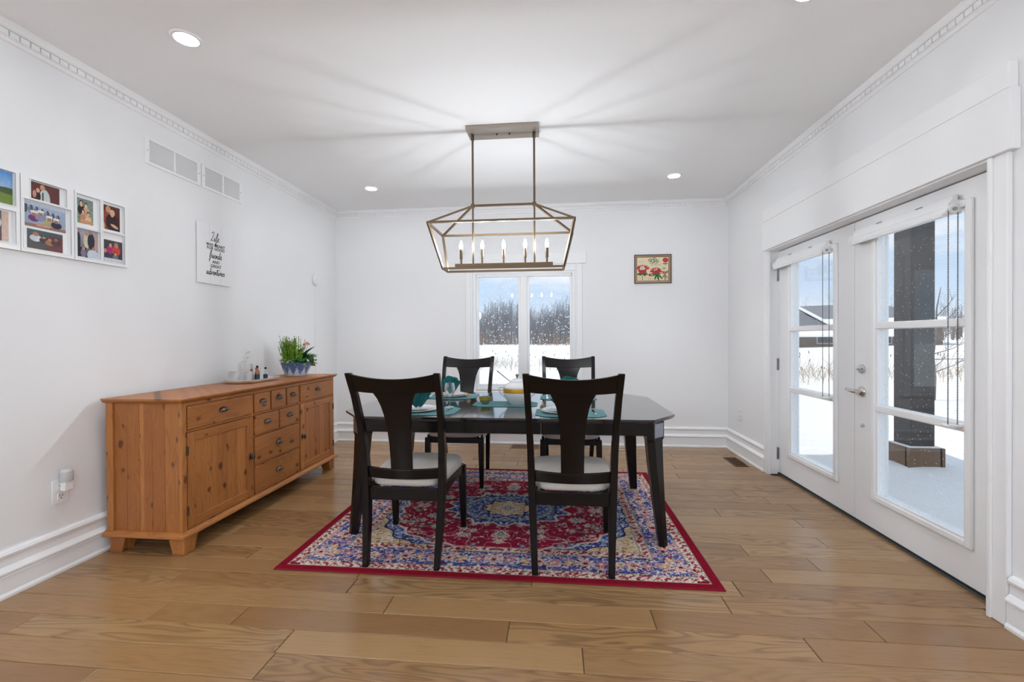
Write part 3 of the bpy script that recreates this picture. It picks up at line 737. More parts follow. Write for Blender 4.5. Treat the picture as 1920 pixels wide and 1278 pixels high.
# ------------------------------------------------------------------ dining chairs
def chair():
    o = thing('dining_chair', '', 'chair', (0, 0, 0), group='dining chairs at the table')
    E_ = M['espresso']
    # rear posts: z, y, half spacing, half width (x), half depth (y)
    PP = [(0, -.262, .190, .0155, .017), (.10, -.243, .194, .0165, .021), (.22, -.222, .199, .0175, .026), (.36, -.208, .204, .0185, .028), (.46, -.207, .207, .0185, .027), (.60, -.221, .211, .017, .024), (.75, -.254, .216, .0165, .021), (.90, -.310, .221, .016, .019), (1.0, -.362, .2245, .016, .0175), (1.022, -.375, .2255, .0155, .015)]
    def yb(z):
        for (z0, y0, *_), (z1, y1, *_) in zip(PP, PP[1:]):
            if z <= z1: return y0 + (y1 - y0) * (z - z0) / (z1 - z0)
        return PP[-1][1]
    def hb(z):
        for p, q in zip(PP, PP[1:]):
            if z <= q[0]: return p[2] + (q[2] - p[2]) * (z - p[0]) / (q[0] - p[0])
        return PP[-1][2]
    for s in (-1, 1):
        R = [[(s * h - w, y - dp, z), (s * h + w, y - dp, z), (s * h + w, y + dp, z), (s * h - w, y + dp, z)] for z, y, h, w, dp in PP]
        obj('leg', MB().loft(R), E_, o, bevel=.004, label='back leg rising into the backrest post')
        F = [(0, .262, .2215, .0145), (.12, .256, .221, .018), (.30, .247, .218, .0215), (.395, .245, .217, .022)]
        R = [[(s * h - w, y - w, z), (s * h + w, y - w, z), (s * h + w, y + w, z), (s * h - w, y + w, z)] for z, y, h, w in F]
        obj('leg', MB().loft(R), E_, o, bevel=.003)
        R = []
        for k in range(7):
            t = k / 6; x = s * (.203 + .016 * t); y = -.19 + .42 * t; sag = .012 * (1 - math.sin(PI * t))
            R.append([(x - .010, y, .345 + .018 * math.sin(PI * t)), (x + .010, y, .345 + .018 * math.sin(PI * t)), (x + .010, y, .412), (x - .010, y, .412)])
        obj('side_rail', MB().loft(R), E_, o, bevel=.002)
    obj('front_rail', MB().box(-.20, .20, .234, .256, .352, .412), E_, o, bevel=.002)
    obj('back_rail', MB().box(-.19, .19, -.222, -.198, .335, .402), E_, o, bevel=.002)
    # crest and lower back rail bow backwards; splat follows the same bow
    def bow(x, h): return -.030 * (1 - (x / h) ** 2)
    def rail(name, zt, zb_, N=14, dpt=.011, dip=0.0):
        R = []
        for k in range(N + 1):
            t = -1 + 2 * k / N; 
            h0 = hb((zt + zb_) / 2) - .004; x = t * h0
            z1 = zt - dip * (1 - t * t); z0 = zb_ - dip * .35 * (1 - t * t)
            y1, y0 = yb(z1) + bow(x, h0), yb(z0) + bow(x, h0)
            R.append([(x, y0 - dpt, z0), (x, y0 + dpt, z0), (x, y1 + dpt, z1), (x, y1 - dpt, z1)])
        obj(name, MB().loft(R), E_, o, bevel=.003, smooth=30)
    rail('crest_rail', 1.018, .925, dip=.026)
    rail('lower_back_rail', .512, .456, dip=.006)
    SP = [(.50, .058), (.56, .058), (.64, .059), (.72, .063), (.79, .069), (.85, .080), (.89, .094), (.915, .108), (.935, .122)]
    R = []
    for z, w in SP:
        row = []
        n = 6
        for k in range(n + 1):
            x = -w + 2 * w * k / n; row.append((x, yb(z) + bow(x, .21) - .008, z))
        for k in range(n, -1, -1):
            x = -w + 2 * w * k / n; row.append((x, yb(z) + bow(x, .21) + .008, z))
        R.append(row)
    obj('splat', MB().loft(R), E_, o, bevel=.002, smooth=30)
    # upholstered seat: rounded trapezoid, domed
    def outline(k, z):
        pts = []
        N = 40
        for i in range(N):
            a = 2 * PI * i / N; c, s_ = math.cos(a), math.sin(a)
            ex = 2 / 5.0
            u = math.copysign(abs(c) ** ex, c); v = math.copysign(abs(s_) ** ex, s_)
            y = .035 + v * .243 * k; w = .196 + .042 * ((y + .21) / .5)
            y += .018 * (1 - u * u) * (1 if v > 0 else 0) * k
            pts.append((u * w * k, y, z))
        return pts
    R = [outline(.955, .404), outline(.995, .410), outline(1.01, .426), outline(1.0, .444), outline(.96, .457), outline(.86, .465), outline(.6, .470), outline(.25, .472)]
    obj('seat_cushion', MB().loft(R), M['cushion'], o, smooth='full')
    return o
ch = chair()
ch.location = (-.803, 2.491, .008)
ch['label'] = 'espresso dining chair facing the window, on the sideboard side of the table'
copy_thing(ch, (.083, 2.490, .008), 0, 'espresso dining chair hiding part of the soup tureen, its back away from the window')
copy_thing(ch, (-.810, 3.738, .008), PI, 'espresso dining chair backed against the window, beside the potted plant end of the sideboard')
copy_thing(ch, (.117, 3.738, .008), PI, 'espresso dining chair backed against the window, on the flower picture side')

# ------------------------------------------------------------------ pine sideboard
def sideboard():
    X0, X1, Y0, Y1 = -2.527, -2.062, 2.260, 3.947
    o = thing('sideboard', 'honey pine sideboard with two cupboard doors, nine drawers and dark cup handles', 'sideboard', ((X0 + X1) / 2, (Y0 + Y1) / 2, 0))
    ox, oy = (X0 + X1) / 2, (Y0 + Y1) / 2
    x = lambda v: v - ox
    y = lambda v: v - oy
    V, Hh = M['pine_v'], M['pine_h']
    # top and base boards with moulded edge
    def slab(prof, name):
        R = [[(x(X0) - (.004 if e > 0 else 0), y(Y0) - e, z), (x(X1) + e, y(Y0) - e, z), (x(X1) + e, y(Y1) + e, z), (x(X0) - (.004 if e > 0 else 0), y(Y1) + e, z)] for z, e in prof]
        obj(name, MB().loft(R), Hh, o, bevel=.0015)
    slab([(.846, .006), (.850, .014), (.858, .020), (.863, .026), (.872, .026)], 'top_board')
    slab([(.094, .018), (.100, .026), (.112, .022), (.120, .008), (.124, .002)], 'base_board')
    # end panels: stiles and a recessed plank panel
    for ye, s in ((Y0, 1), (Y1, -1)):
        e = 'side'
        a, b_ = y(ye), y(ye) + s * .024
        for xa, xb in ((x(X0), x(X0) + .042), (x(X1) - .036, x(X1) - .0225)): obj('stile', MB().box(xa, xb, a, b_, .122, .848), V, o, bevel=.002)
        xs = [x(X0) + .042 + i * ((X1 - X0 - .078) / 5) for i in range(6)]
        for xa, xb in zip(xs, xs[1:]): obj('side_plank', MB().box(xa + .0006, xb - .0006, y(ye) + s * .011, y(ye) + s * .022, .122, .848), V, o, bevel=.0012)
    # front carcass frame: stiles between door and drawer columns, rails between rows
    xf, xb = x(X1), x(X1) - .022
    for ya, yb_ in ((Y0, 2.292), (2.838, 2.852), (3.384, 3.402), (3.930, Y1)): obj('stile', MB().box(xb, xf - (0 if ya == Y0 or yb_ == Y1 else .007), y(ya), y(yb_), .122, .848), V, o, bevel=.0015)
    for ya, yb_, za, zb in ((2.292, 2.838, .675, .688), (2.852, 3.384, .675, .688), (3.402, 3.930, .675, .688), (2.852, 3.384, .524, .535), (2.852, 3.384, .322, .333), (2.292, 3.930, .826, .848), (2.292, 3.930, .122, .130)):
        obj('rail', MB().box(xb, xf - (.001 if zb > .83 or za < .125 else .007), y(ya), y(yb_), za, zb), Hh, o, bevel=.001)
    for ya, za, zb in ((3.0265, .688, .826), (3.2125, .688, .826), (3.125, .535, .675)): obj('divider', MB().box(xb, xf - .007, y(ya), y(ya) + .010, za, zb), V, o)
    obj('back_panel', MB().box(x(X0), x(X0) + .008, y(Y0) + .02, y(Y1) - .02, .122, .848), V, o)
    obj('inner_shelf', MB().box(x(X0) + .01, xb, y(Y0) + .03, y(Y1) - .03, .124, .132), V, o)
    def cup(par, yy, zz, x_):
        R = []
        for i in range(9):
            a = PI * i / 8; yy_ = -.034 * math.cos(a)
            prof = []
            for j in range(6):
                t = PI / 2 * j / 5
                prof.append((x_ + .022 * math.sin(t) * (math.sin(a) ** .6 + .12), yy + yy_, zz - .006 + .026 * math.cos(t) * (math.sin(a) ** .7) + .002))
            R.append(prof)
        mb = MB(); n = 6
        vs = [p for r in R for p in r]; fs = [(i * n + j, i * n + j + 1, (i + 1) * n + j + 1, (i + 1) * n + j) for i in range(8) for j in range(n - 1)]
        mb.add(vs, fs)
        h = obj('cup_handle', mb, M['pewter'], par, smooth='full')
        sd = h.modifiers.new('thickness', 'SOLIDIFY'); sd.thickness = .003
    def drawer(y0, y1, z0, z1):
        d = obj('drawer', MB().box(xf - .018, xf + .002, y(y0) + .0055, y(y1) - .003, z0 + .003, z1 - .003), Hh, o, bevel=.0025)
        cup(d, y((y0 + y1) / 2), (z0 + z1) / 2 + .004, xf + .002)
    drawer(2.294, 2.837, .688, .826)
    for a, b_ in ((2.853, 3.0265), (3.0365, 3.2125), (3.2225, 3.383)): drawer(a, b_, .688, .826)
    drawer(3.403, 3.929, .688, .826)
    drawer(2.853, 3.125, .535, .675); drawer(3.135, 3.383, .535, .675)
    drawer(2.853, 3.383, .333, .524); drawer(2.853, 3.383, .130, .322)
    def cupboard(y0, y1, knob_y, hinge_y):
        z0, z1 = .133, .672; w = .052
        a, b_ = y(y0) + .005, y(y1) - .004
        d = obj('cupboard_door', MB().box(xf - .016, xf - .006, a + .02, b_ - .02, z0 + .02, z1 - .02), V, o)
        for p, q in ((a, a + w), (b_ - w, b_)): obj('door_stile', MB().box(xf - .018, xf + .002, p, q, z0, z1), V, d, bevel=.0025)
        for p, q in ((z0, z0 + w), (z1 - w, z1)): obj('door_rail', MB().box(xf - .018, xf + .0015, a + w, b_ - w, p, q), Hh, d, bevel=.0025)
        n = 5; ws = (b_ - a - 2 * w) / n
        for i in range(n): obj('panel_plank', MB().box(xf - .012, xf - .005, a + w + i * ws + .0005, a + w + (i + 1) * ws - .0005, z0 + w, z1 - w), V, d, bevel=.001)
        k = obj('door_knob', MB().lathe([(.001, 0), (.016, 0), (.016, .003), (.008, .006), (.006, .013), (.013, .018), (.015, .024), (.010, .029), (.001, .030)], 18, sx=1.35, sy=.85), M['pewter'], d, smooth=True)
        k.rotation_euler = (0, PI / 2, 0); k.location = (xf + .002, y(knob_y), .405)
        for z in (.575, .235):
            obj('hinge', MB().tube([(xf + .004, y(hinge_y), z - .026), (xf + .004, y(hinge_y), z + .026)], .006, 10), M['pewter'], d, smooth=True)
    cupboard(2.294, 2.837, 2.812, 2.293); cupboard(3.403, 3.929, 3.428, 3.930)
    # feet: tapered blocks
    for fx, sx in ((X1 + .004, -1), (X0 + .012, 1)):
        for fy, sy in ((Y0 + .006, 1), (Y1 - .006, -1)):
            def ring(z, w): 
                xa, xb_, ya, yb_ = x(fx), x(fx) + sx * w, y(fy), y(fy) + sy * w
                return [(min(xa, xb_), min(ya, yb_), z), (max(xa, xb_), min(ya, yb_), z), (max(xa, xb_), max(ya, yb_), z), (min(xa, xb_), max(ya, yb_), z)]
            obj('foot', MB().loft([ring(.094, .098), ring(.085, .096), ring(.0, .072)]), V, o, bevel=.002)
sideboard()
# ------------------------------------------------------------------ on the sideboard
SZ = .872
def tray_set():
    o = thing('serving_tray', 'silver eight-sided tray holding the decanter and glasses on the sideboard', 'tray', (-2.345, 3.235, SZ), .0)
    hx, hy, c = .115, .215, .06
    P = lambda k: [((hx) * u - (k if u > 0 else -k) if abs(u) == 1 else u, v) for u, v in ()]
    def octa(k, z):
        a, b = hx - k, hy - k; cc = c
        return [(a - cc, -b, z), (a, -b + cc, z), (a, b - cc, z), (a - cc, b, z), (-a + cc, b, z), (-a, b - cc, z), (-a, -b + cc, z), (-a + cc, -b, z)]
    SV = plain('brushed_silver_tray', (238, 238, 238), .22, .9)
    obj('mirror_base', MB().loft([octa(.004, .004), octa(.004, .010)]), SV, o)
    R = [octa(0, 0.004), octa(-.004, .010), octa(-.006, .022), octa(-.001, .024), octa(.003, .012), octa(.006, .0105)]
    obj('rim', MB().loft(R, cap=False), SV, o, smooth=20)
    for sx in (-1, 1):
        for sy in (-1, 1): obj('tray_foot', MB().sphere((sx * (hx - .03), sy * (hy - .05), .003), .005, 8, 6, .6), M['chrome'], o)
    tz = SZ + .0105
    d = thing('decanter', 'square cut-crystal decanter with a flared stopper on the silver tray', 'decanter', (-2.405, 3.235, tz), .4)
    def sq(r, z, k=.75):
        pts = []
        for i in range(24):
            a = 2 * PI * i / 24; cx, sy = math.cos(a), math.sin(a)
            pts.append((r * math.copysign(abs(cx) ** k, cx), r * math.copysign(abs(sy) ** k, sy), z))
        return pts
    obj('body', MB().loft([sq(.046, 0), sq(.050, .006), sq(.052, .11), sq(.050, .130, .8), (sq(.036, .146, .9)), sq(.020, .153, 1), sq(.0165, .160, 1), sq(.0165, .176, 1), sq(.026, .180, 1), sq(.026, .184, 1)]), M['crystal'], d, smooth=25)
    obj('stopper', MB().lathe([(.012, .183), (.013, .190), (.009, .196), (.020, .206), (.034, .222), (.034, .230), (.020, .236), (.001, .238)], 16), M['crystal'], d, smooth=25)
    def tumbler(x, y, r, h, label):
        t = thing('tumbler', label, 'glass', (x, y, tz), 0, 'glasses on the silver tray')
        obj('cup', MB().lathe([(.001, 0), (r * .94, 0), (r, .004), (r, h), (r - .0025, h), (r - .004, .014), (.001, .012)], 28), M['tumbler'], t, smooth=30)
    tumbler(-2.405, 3.120, .044, .075, 'wide textured glass tumbler beside the decanter at the tray end away from the plant')
    tumbler(-2.325, 3.150, .038, .072, 'textured glass tumbler on the tray in front of the decanter')
    tumbler(-2.365, 3.365, .032, .075, 'textured glass tumbler at the tray end nearest the potted plant')
    def bottle(x, y, h, r, lab, cap, label):
        t = thing('miniature_bottle', label, 'bottle', (x, y, tz), 0, 'miniature bottles on the silver tray')
        obj('glass_body', MB().lathe([(.001, 0), (r, 0), (r, h * .5), (r * .8, h * .62), (r * .4, h * .72), (r * .38, h * .86), (.001, h * .86)], 18), M['amber'] if cap == 'black' and h > .1 else (M['amber'] if cap == 'copper' else M['glass']), t, smooth=30)
        obj('paper_label', MB().lathe([(r * 1.02, h * .06), (r * 1.02, h * .42), (r * .9, h * .42), (r * .9, h * .06)], 18), lab, t, smooth=30)
        obj('cap', MB().lathe([(.001, h * .84), (r * .5, h * .84), (r * .5, h), (.001, h)], 14), M['black'] if cap == 'black' else M['redplast'], t, smooth=30)
    bottle(-2.30, 3.222, .112, .017, M['label'], 'black', 'tall miniature amber bottle with a dark green label and black cap')
    bottle(-2.335, 3.205, .088, .015, M['label'], 'copper', 'small amber bottle with a copper coloured cap')
    bottle(-2.29, 3.305, .095, .016, M['labelb'], 'black', 'clear miniature bottle with a navy label and black cap')
    bottle(-2.33, 3.255, .092, .015, M['label'], 'black', 'short miniature bottle with a black cap behind the tall amber one')
tray_set()

def m_leaf(name, c0, c1, rough=.5):
    m, g = newmat(name); n = g.noise(g.oc(), 40, 2)
    g.out(g.bsdf(Base_Color=g.mix(g.fr(n, .35, .65), lin(c0), lin(c1)), Roughness=rough, Specular_IOR_Level=.35, Subsurface_Weight=.0)); return m
M['leaf_lime'] = m_leaf('lime_heather', (96, 140, 32), (140, 176, 60), .7); M['leaf_dark'] = m_leaf('dark_green_leaf', (14, 70, 36), (36, 100, 52), .35)
M['leaf_mid'] = m_leaf('mid_green_leaf', (60, 104, 44), (98, 134, 66)); M['leaf_var'] = m_leaf('variegated_leaf', (120, 150, 112), (206, 214, 190)); M['petal'] = m_leaf('pink_petal', (214, 128, 124), (240, 176, 170))
M['tip'] = m_leaf('mauve_tip', (130, 120, 128), (160, 140, 150), .8); M['stem'] = m_leaf('plant_stem', (96, 84, 56), (120, 104, 70))
def m_bowl():
    m, g = newmat('blue_bowl_leaf_pattern'); x, y, z = g.sep(g.oc()); a = g.m('ARCTAN2', y, x)
    pk = g.m('PINGPONG', g.m('ADD', g.m('MULTIPLY', a, 1.75), .2), .5)
    n = g.noise(g.comb(g.m('MULTIPLY', a, 14.0), g.m('MULTIPLY', z, 160.0), 0), 1, 3)
    edge = g.m('ADD', g.m('MULTIPLY', pk, .13), g.m('MULTIPLY', g.m('SUBTRACT', n, .5), .16))
    k = g.fr(g.m('SUBTRACT', g.m('ADD', edge, .008), z), -.004, .008)
    k = g.m('MULTIPLY', k, g.fr(n, .40, .50))
    g.out(g.bsdf(Base_Color=g.mix(k, lin((82, 108, 150)), lin((226, 228, 232))), Roughness=.35)); return m
M['bowl'] = m_bowl()
def leaf_mesh(l, w, fold=.25, curl=.35):
    n = 5; L, R_, C_ = [], [], []
    for i in range(n + 1):
        t = i / n; ww = w * math.sin(PI * min(1, t * .92 + .06)) ** .8; z = -curl * l * t * t
        C_.append((t * l, 0, z)); L.append((t * l, ww, z + fold * ww)); R_.append((t * l, -ww, z + fold * ww))
    vs = C_ + L + R_; m = n + 1; fs = []
    for i in range(n): fs += [(i, i + 1, m + i + 1, m + i), (i + 1, i, 2 * m + i, 2 * m + i + 1)]
    return vs, fs
def add_leaf(mb, p, yaw, pitch, roll, l, w, fold=.25, curl=.35):
    vs, fs = leaf_mesh(l, w, fold, curl)
    Mx = Matrix.Translation(Vector(p)) @ Matrix.Rotation(yaw, 4, 'Z') @ Matrix.Rotation(-pitch, 4, 'Y') @ Matrix.Rotation(roll, 4, 'X')
    mb.add([tuple(Mx @ Vector(v)) for v in vs], fs)
def planter():
    o = thing('potted_plant', 'blue and white bowl planted with lime heather, green leaves and pink blooms on the sideboard', 'plant', (-2.315, 3.765, SZ))
    rr = random.Random(9)
    obj('bowl', MB().lathe([(.001, 0), (.082, 0), (.088, .004), (.102, .04), (.116, .08), (.124, .115), (.126, .118), (.121, .118), (.112, .085), (.08, .02), (.001, .018)], 48), M['bowl'], o, smooth=30)
    obj('soil', MB().disc((0, 0, .096), .114, 'z', .012), M['soil'], o)
    lime, tips = MB(), MB()
    for i in range(110):
        bx, by = rr.gauss(-.01, .032), rr.gauss(-.056, .024); h = rr.uniform(.14, .245) * (1 - 1.5 * abs(by + .05)); sx, sy = bx * 1.5 + rr.uniform(-.01, .01), by * 1.3 + .0 + rr.uniform(-.02, .02)
        p0, p1 = Vector((bx, by, .10)), Vector((sx, sy, .11 + h))
        lime.tube([p0, (p0 + p1) / 2 + Vector((0, 0, .01)), p1], [.0022, .0018, .0008], 4)
        for k in range(16):
            t = .2 + .78 * k / 15; q = p0.lerp(p1, t); add_leaf(lime, q, rr.random() * 6.28, .9, 0, .024 * (1.15 - t * .6), .0042, .1, .1)
        if i % 2 == 0: tips.tube([p1, p1 + Vector((0, 0, .014))], [.0026, .0008], 5)
    obj('heather_sprigs', lime, M['leaf_lime'], o, kind='stuff'); obj('heather_tips', tips, M['tip'], o, kind='stuff')
    for p, yaw, pit, l, w in (((.05, -.03, .15), -.9, .15, .13, .055), ((.04, .0, .13), .4, 1.1, .17, .042), ((.07, -.06, .14), -1.4, .1, .10, .042), ((-.02, .03, .13), .9, 1.25, .15, .026), ((.03, .04, .13), 1.2, .9, .12, .030), ((.0, .02, .16), 1.6, 1.1, .11, .028), ((.05, .02, .15), -.3, .75, .10, .038)):
        mb = MB(); add_leaf(mb, p, yaw, pit, rr.uniform(-.3, .3), l, w, .2, .3); lf = obj('broad_leaf', mb, M['leaf_dark'], o, smooth='full')
    mid = MB()
    for i in range(150):
        a = rr.uniform(-.5, 2.6); r = rr.uniform(.02, .15); p = (r * math.cos(a) * .8, .03 + r * math.sin(a), rr.uniform(.12, .22) - r * .3)
        add_leaf(mid, p, a + rr.uniform(-1, 1), rr.uniform(-.3, .9), rr.uniform(-.6, .6), rr.uniform(.032, .058), rr.uniform(.011, .019))
    for i in range(26): add_leaf(mid, (rr.uniform(0, .06), .10 + rr.uniform(0, .06), .14 + rr.uniform(-.01, .03)), 1.4 + rr.uniform(-.6, .6), rr.uniform(-.5, .3), 0, .055, .014)
    obj('small_leaves', mid, M['leaf_mid'], o, kind='stuff')
    var = MB()
    for i in range(170):
        a = rr.uniform(-2.9, 1.4); r = rr.uniform(.04, .125); add_leaf(var, (r * math.cos(a), r * math.sin(a), rr.uniform(.10, .15)), a + rr.uniform(-.8, .8), rr.uniform(-.7, .6), rr.uniform(-.5, .5), rr.uniform(.016, .03), rr.uniform(.006, .010))
    obj('trailing_foliage', var, M['leaf_var'], o, kind='stuff')
    for p, q in (((.02, .05, .12), (.05, .055, .27)), ((.01, .07, .12), (.03, .115, .285)), ((.02, .07, .12), (.03, .145, .275)), ((.02, .04, .12), (.055, .03, .235))):
        st = obj('flower_stem', MB().tube([p, ((p[0] + q[0]) / 2, (p[1] + q[1]) / 2 - .01, (p[2] + q[2]) / 2), q], .0015, 5), M['stem'], o)
        mb = MB()
        for k in range(14): add_leaf(mb, (q[0] + rr.uniform(-.008, .008), q[1] + rr.uniform(-.008, .008), q[2] + rr.uniform(-.006, .008)), rr.random() * 6.28, rr.uniform(.0, 1.2), 0, .016, .008, .3, .2)
        obj('blossom', mb, M['petal'], st)
planter()

# ------------------------------------------------------------------ on the walls
def raster(name, w, h, res, painter, mat, parent, plane):
    """flat print: fine grid coloured by painter(U, V), u to the right, v up"""
    nx, ny = max(2, int(w / res)), max(2, int(h / res)); us, vs = np.linspace(0, 1, nx + 1), np.linspace(0, 1, ny + 1)
    U, V = np.meshgrid(us, vs); img = np.zeros(U.shape + (3,)); painter(U, V, img)
    pts = [plane(u * w, v * h) for v in vs for u in us]
    idx = np.arange((nx + 1) * (ny + 1)).reshape(ny + 1, nx + 1); q = np.stack([idx[:-1, :-1], idx[:-1, 1:], idx[1:, 1:], idx[1:, :-1]], -1).reshape(-1, 4)
    me = bpy.data.meshes.new(name); me.from_pydata(pts, [], [tuple(int(i) for i in f) for f in q])
    at = me.color_attributes.new('print', 'FLOAT_COLOR', 'POINT'); col = np.ones(img.shape[:2] + (4,), np.float32); col[..., :3] = np.clip(img, 0, 1); at.data.foreach_set('color', col.ravel())
    me.materials.append(mat); return obj(name, me, None, parent)
def ell(U, V, img, cx, cy, rx, ry, col, rot=0.0):
    c, s = math.cos(rot), math.sin(rot); u = (U - cx) * c + (V - cy) * s; v = -(U - cx) * s + (V - cy) * c
    img[(u / rx) ** 2 + (v / ry) ** 2 < 1] = lin(col)
def rct(U, V, img, a, b, c, d, col): img[(U > a) & (U < b) & (V > c) & (V < d)] = lin(col)
def body(U, V, img, x, y, s, shirt, hair, skin=(196, 150, 124)):
    ell(U, V, img, x, y - s * 1.5, s * 1.25, s * 1.35, shirt); ell(U, V, img, x, y + s * .15, s * .68, s * .85, hair); ell(U, V, img, x, y - s * .05, s * .52, s * .70, skin)
def grad(U, V, img, c0, c1, k=1):
    t = (V if k else U)[..., None]; img[:] = np.array(lin(c0)) * (1 - t) + np.array(lin(c1)) * t
def speck(U, V, img, a, seed):
    n = smooth_noise(U.shape, 3, np.random.default_rng(seed)); img *= (1 - a + 2 * a * n)[..., None]

def collage():
    x0 = XL
    o = thing('collage_frame', 'white multi-opening picture frame with family snapshots on the wall beside the vents', 'picture frame', (XL, 2.0, 1.63))
    yo, zo = 2.0, 1.63; W = M['white']
    Yf, Zf = lambda v: v - yo, lambda v: v - zo
    obj('backing', MB().box(.001, .006, Yf(1.52), Yf(2.435), Zf(1.632), Zf(2.006)), W, o)
    # openings per panel: (y0,y1,z0,z1)
    panels = [((1.52, 1.893), [(1.55, 1.69, 1.84, 1.99), (1.70, 1.876, 1.838, 1.996), (1.55, 1.69, 1.66, 1.81), (1.70, 1.876, 1.662, 1.812)]),
              ((1.897, 2.134), [(1.936, 2.098, 1.898, 1.990), (1.908, 2.118, 1.652, 1.888)]),
              ((2.138, 2.435), [(2.146, 2.270, 1.812, 1.990), (2.286, 2.412, 1.828, 1.990), (2.146, 2.270, 1.652, 1.805), (2.286, 2.412, 1.648, 1.818)])]
    for (pa, pb), ops in panels:
        ys = sorted({pa, pb, *[v for q in ops for v in q[:2]]}); zs = sorted({1.632, 2.006, *[v for q in ops for v in q[2:]]})
        fm = MB()
        for a, b in zip(ys, ys[1:]):
            run = None
            for c, d in zip(zs, zs[1:]):
                cy, cz = (a + b) / 2, (c + d) / 2; hole = any(q[0] < cy < q[1] and q[2] < cz < q[3] for q in ops)
                if hole:
                    if run: fm.box(.005, .020, Yf(a), Yf(b), Zf(run[0]), Zf(run[1])); run = None
                else: run = (run[0] if run else c, d)
            if run: fm.box(.005, .020, Yf(a), Yf(b), Zf(run[0]), Zf(run[1]))
        obj('frame_panel', fm, W, o)
        for q in ops:
            e = .004
            bd = MB().box(.018, .0235, Yf(q[0]) - e, Yf(q[0]), Zf(q[2]) - e, Zf(q[3]) + e).box(.018, .0235, Yf(q[1]), Yf(q[1]) + e, Zf(q[2]) - e, Zf(q[3]) + e).box(.018, .0235, Yf(q[0]), Yf(q[1]), Zf(q[2]) - e, Zf(q[2])).box(.018, .0235, Yf(q[0]), Yf(q[1]), Zf(q[3]), Zf(q[3]) + e)
            obj('opening_bead', bd, W, o)
    def P(y0, y1, z0, z1, fn, label):
        p = raster('photograph', y1 - y0, z1 - z0, .0016, fn, M['photo'], o, lambda u, v: (.0075, Yf(y0) + u, Zf(z0) + v)); p['label'] = label
    B = (28, 26, 32); DK = (62, 34, 32)
    def p1(U, V, I):
        grad(U, V, I, (196, 214, 232), (84, 150, 214)); rct(U, V, I, -1, 2, -1, .36, (116, 138, 60)); rct(U, V, I, -1, 2, .34, .45, (64, 84, 44)); ell(U, V, I, .9, .42, .3, .1, (70, 92, 48))
        ell(U, V, I, .42, .2, .1, .3, B); ell(U, V, I, .40, .56, .06, .08, (196, 150, 124)); ell(U, V, I, .36, .62, .05, .2, (120, 86, 70), .3); speck(U, V, I, .12, 1)
    def p2(U, V, I):
        grad(U, V, I, (60, 40, 50), (88, 92, 108)); rct(U, V, I, .82, 2, -1, 2, (208, 180, 160)); rct(U, V, I, -1, .82, -1, .25, (92, 36, 48)); body(U, V, I, .62, .72, .13, (120, 60, 60), (60, 30, 26)); rct(U, V, I, .5, .76, .1, .45, (130, 146, 178)); ell(U, V, I, .72, .6, .1, .18, (214, 206, 200)); speck(U, V, I, .12, 2)
    def p3(U, V, I):
        grad(U, V, I, (104, 50, 50), (98, 62, 54)); ell(U, V, I, .5, .1, .18, .6, (200, 210, 204)); rct(U, V, I, .42, .46, .0, .5, (60, 60, 80)); ell(U, V, I, .43, .78, .08, .18, (206, 156, 128)); ell(U, V, I, .25, .2, .12, .35, (58, 24, 34)); ell(U, V, I, .28, .62, .08, .2, (92, 40, 32)); ell(U, V, I, .28, .56, .06, .14, (214, 166, 140)); ell(U, V, I, .17, .3, .06, .22, (206, 150, 130)); speck(U, V, I, .08, 3)
    def p4(U, V, I):
        grad(U, V, I, (150, 160, 178), (170, 184, 206))
        for k in range(7): ell(U, V, I, .06 + .125 * k, .72 - .035 * k, .052, .2, (76, 84, 104)); rct(U, V, I, .03 + .125 * k, .04 + .125 * k, .3, .9, (190, 200, 214))
        rct(U, V, I, .0, 1, .88, 1, (196, 208, 222)); rct(U, V, I, -1, 2, -1, .12, (150, 110, 96))
        for x, y, c in ((.25, .52, (112, 46, 110)), (.40, .58, (140, 140, 168)), (.60, .44, (166, 168, 120)), (.77, .40, (40, 36, 66))):
            body(U, V, I, x, y, .105, c, (222, 222, 224), (170, 112, 84)); ell(U, V, I, x, y + .10, .085, .05, (232, 232, 234))
        rct(U, V, I, .3, .62, .06, .16, (206, 150, 116)); speck(U, V, I, .12, 4)
    def p5(U, V, I):
        grad(U, V, I, (70, 52, 44), (66, 84, 88)); rct(U, V, I, .62, 2, -1, .8, (108, 44, 46))
        body(U, V, I, .23, .76, .13, (208, 212, 222), (150, 100, 76), (170, 116, 88)); body(U, V, I, .45, .66, .10, (52, 46, 50), B, (180, 126, 98)); body(U, V, I, .62, .60, .11, (168, 106, 66), (44, 26, 22), (190, 130, 100)); body(U, V, I, .80, .66, .12, (66, 50, 44), (60, 34, 30), (150, 96, 72)); speck(U, V, I, .14, 5)
    def p6(U, V, I):
        grad(U, V, I, (128, 150, 120), (120, 140, 140)); body(U, V, I, .30, .78, .16, (40, 36, 36), B, (224, 184, 150)); body(U, V, I, .58, .72, .15, (210, 170, 140), (38, 28, 26), (230, 190, 156)); body(U, V, I, .40, .45, .14, (196, 140, 108), (40, 28, 26), (228, 184, 150)); body(U, V, I, .70, .38, .14, (230, 186, 150), (56, 36, 30), (226, 180, 146)); rct(U, V, I, .2, .95, .02, .14, (206, 150, 110)); speck(U, V, I, .3, 6)
    def p7(U, V, I):
        grad(U, V, I, (58, 26, 22), (92, 48, 42)); ell(U, V, I, .3, .32, .3, .5, (146, 74, 46)); ell(U, V, I, .55, .32, .32, .36, (52, 28, 34)); ell(U, V, I, .36, .84, .13, .14, (206, 150, 122)); ell(U, V, I, .58, .72, .14, .14, (218, 178, 140)); ell(U, V, I, .58, .66, .10, .11, (216, 166, 138)); ell(U, V, I, .7, .18, .22, .06, (214, 176, 140), -.3); ell(U, V, I, .06, .1, .14, .2, (200, 170, 120)); speck(U, V, I, .08, 7)
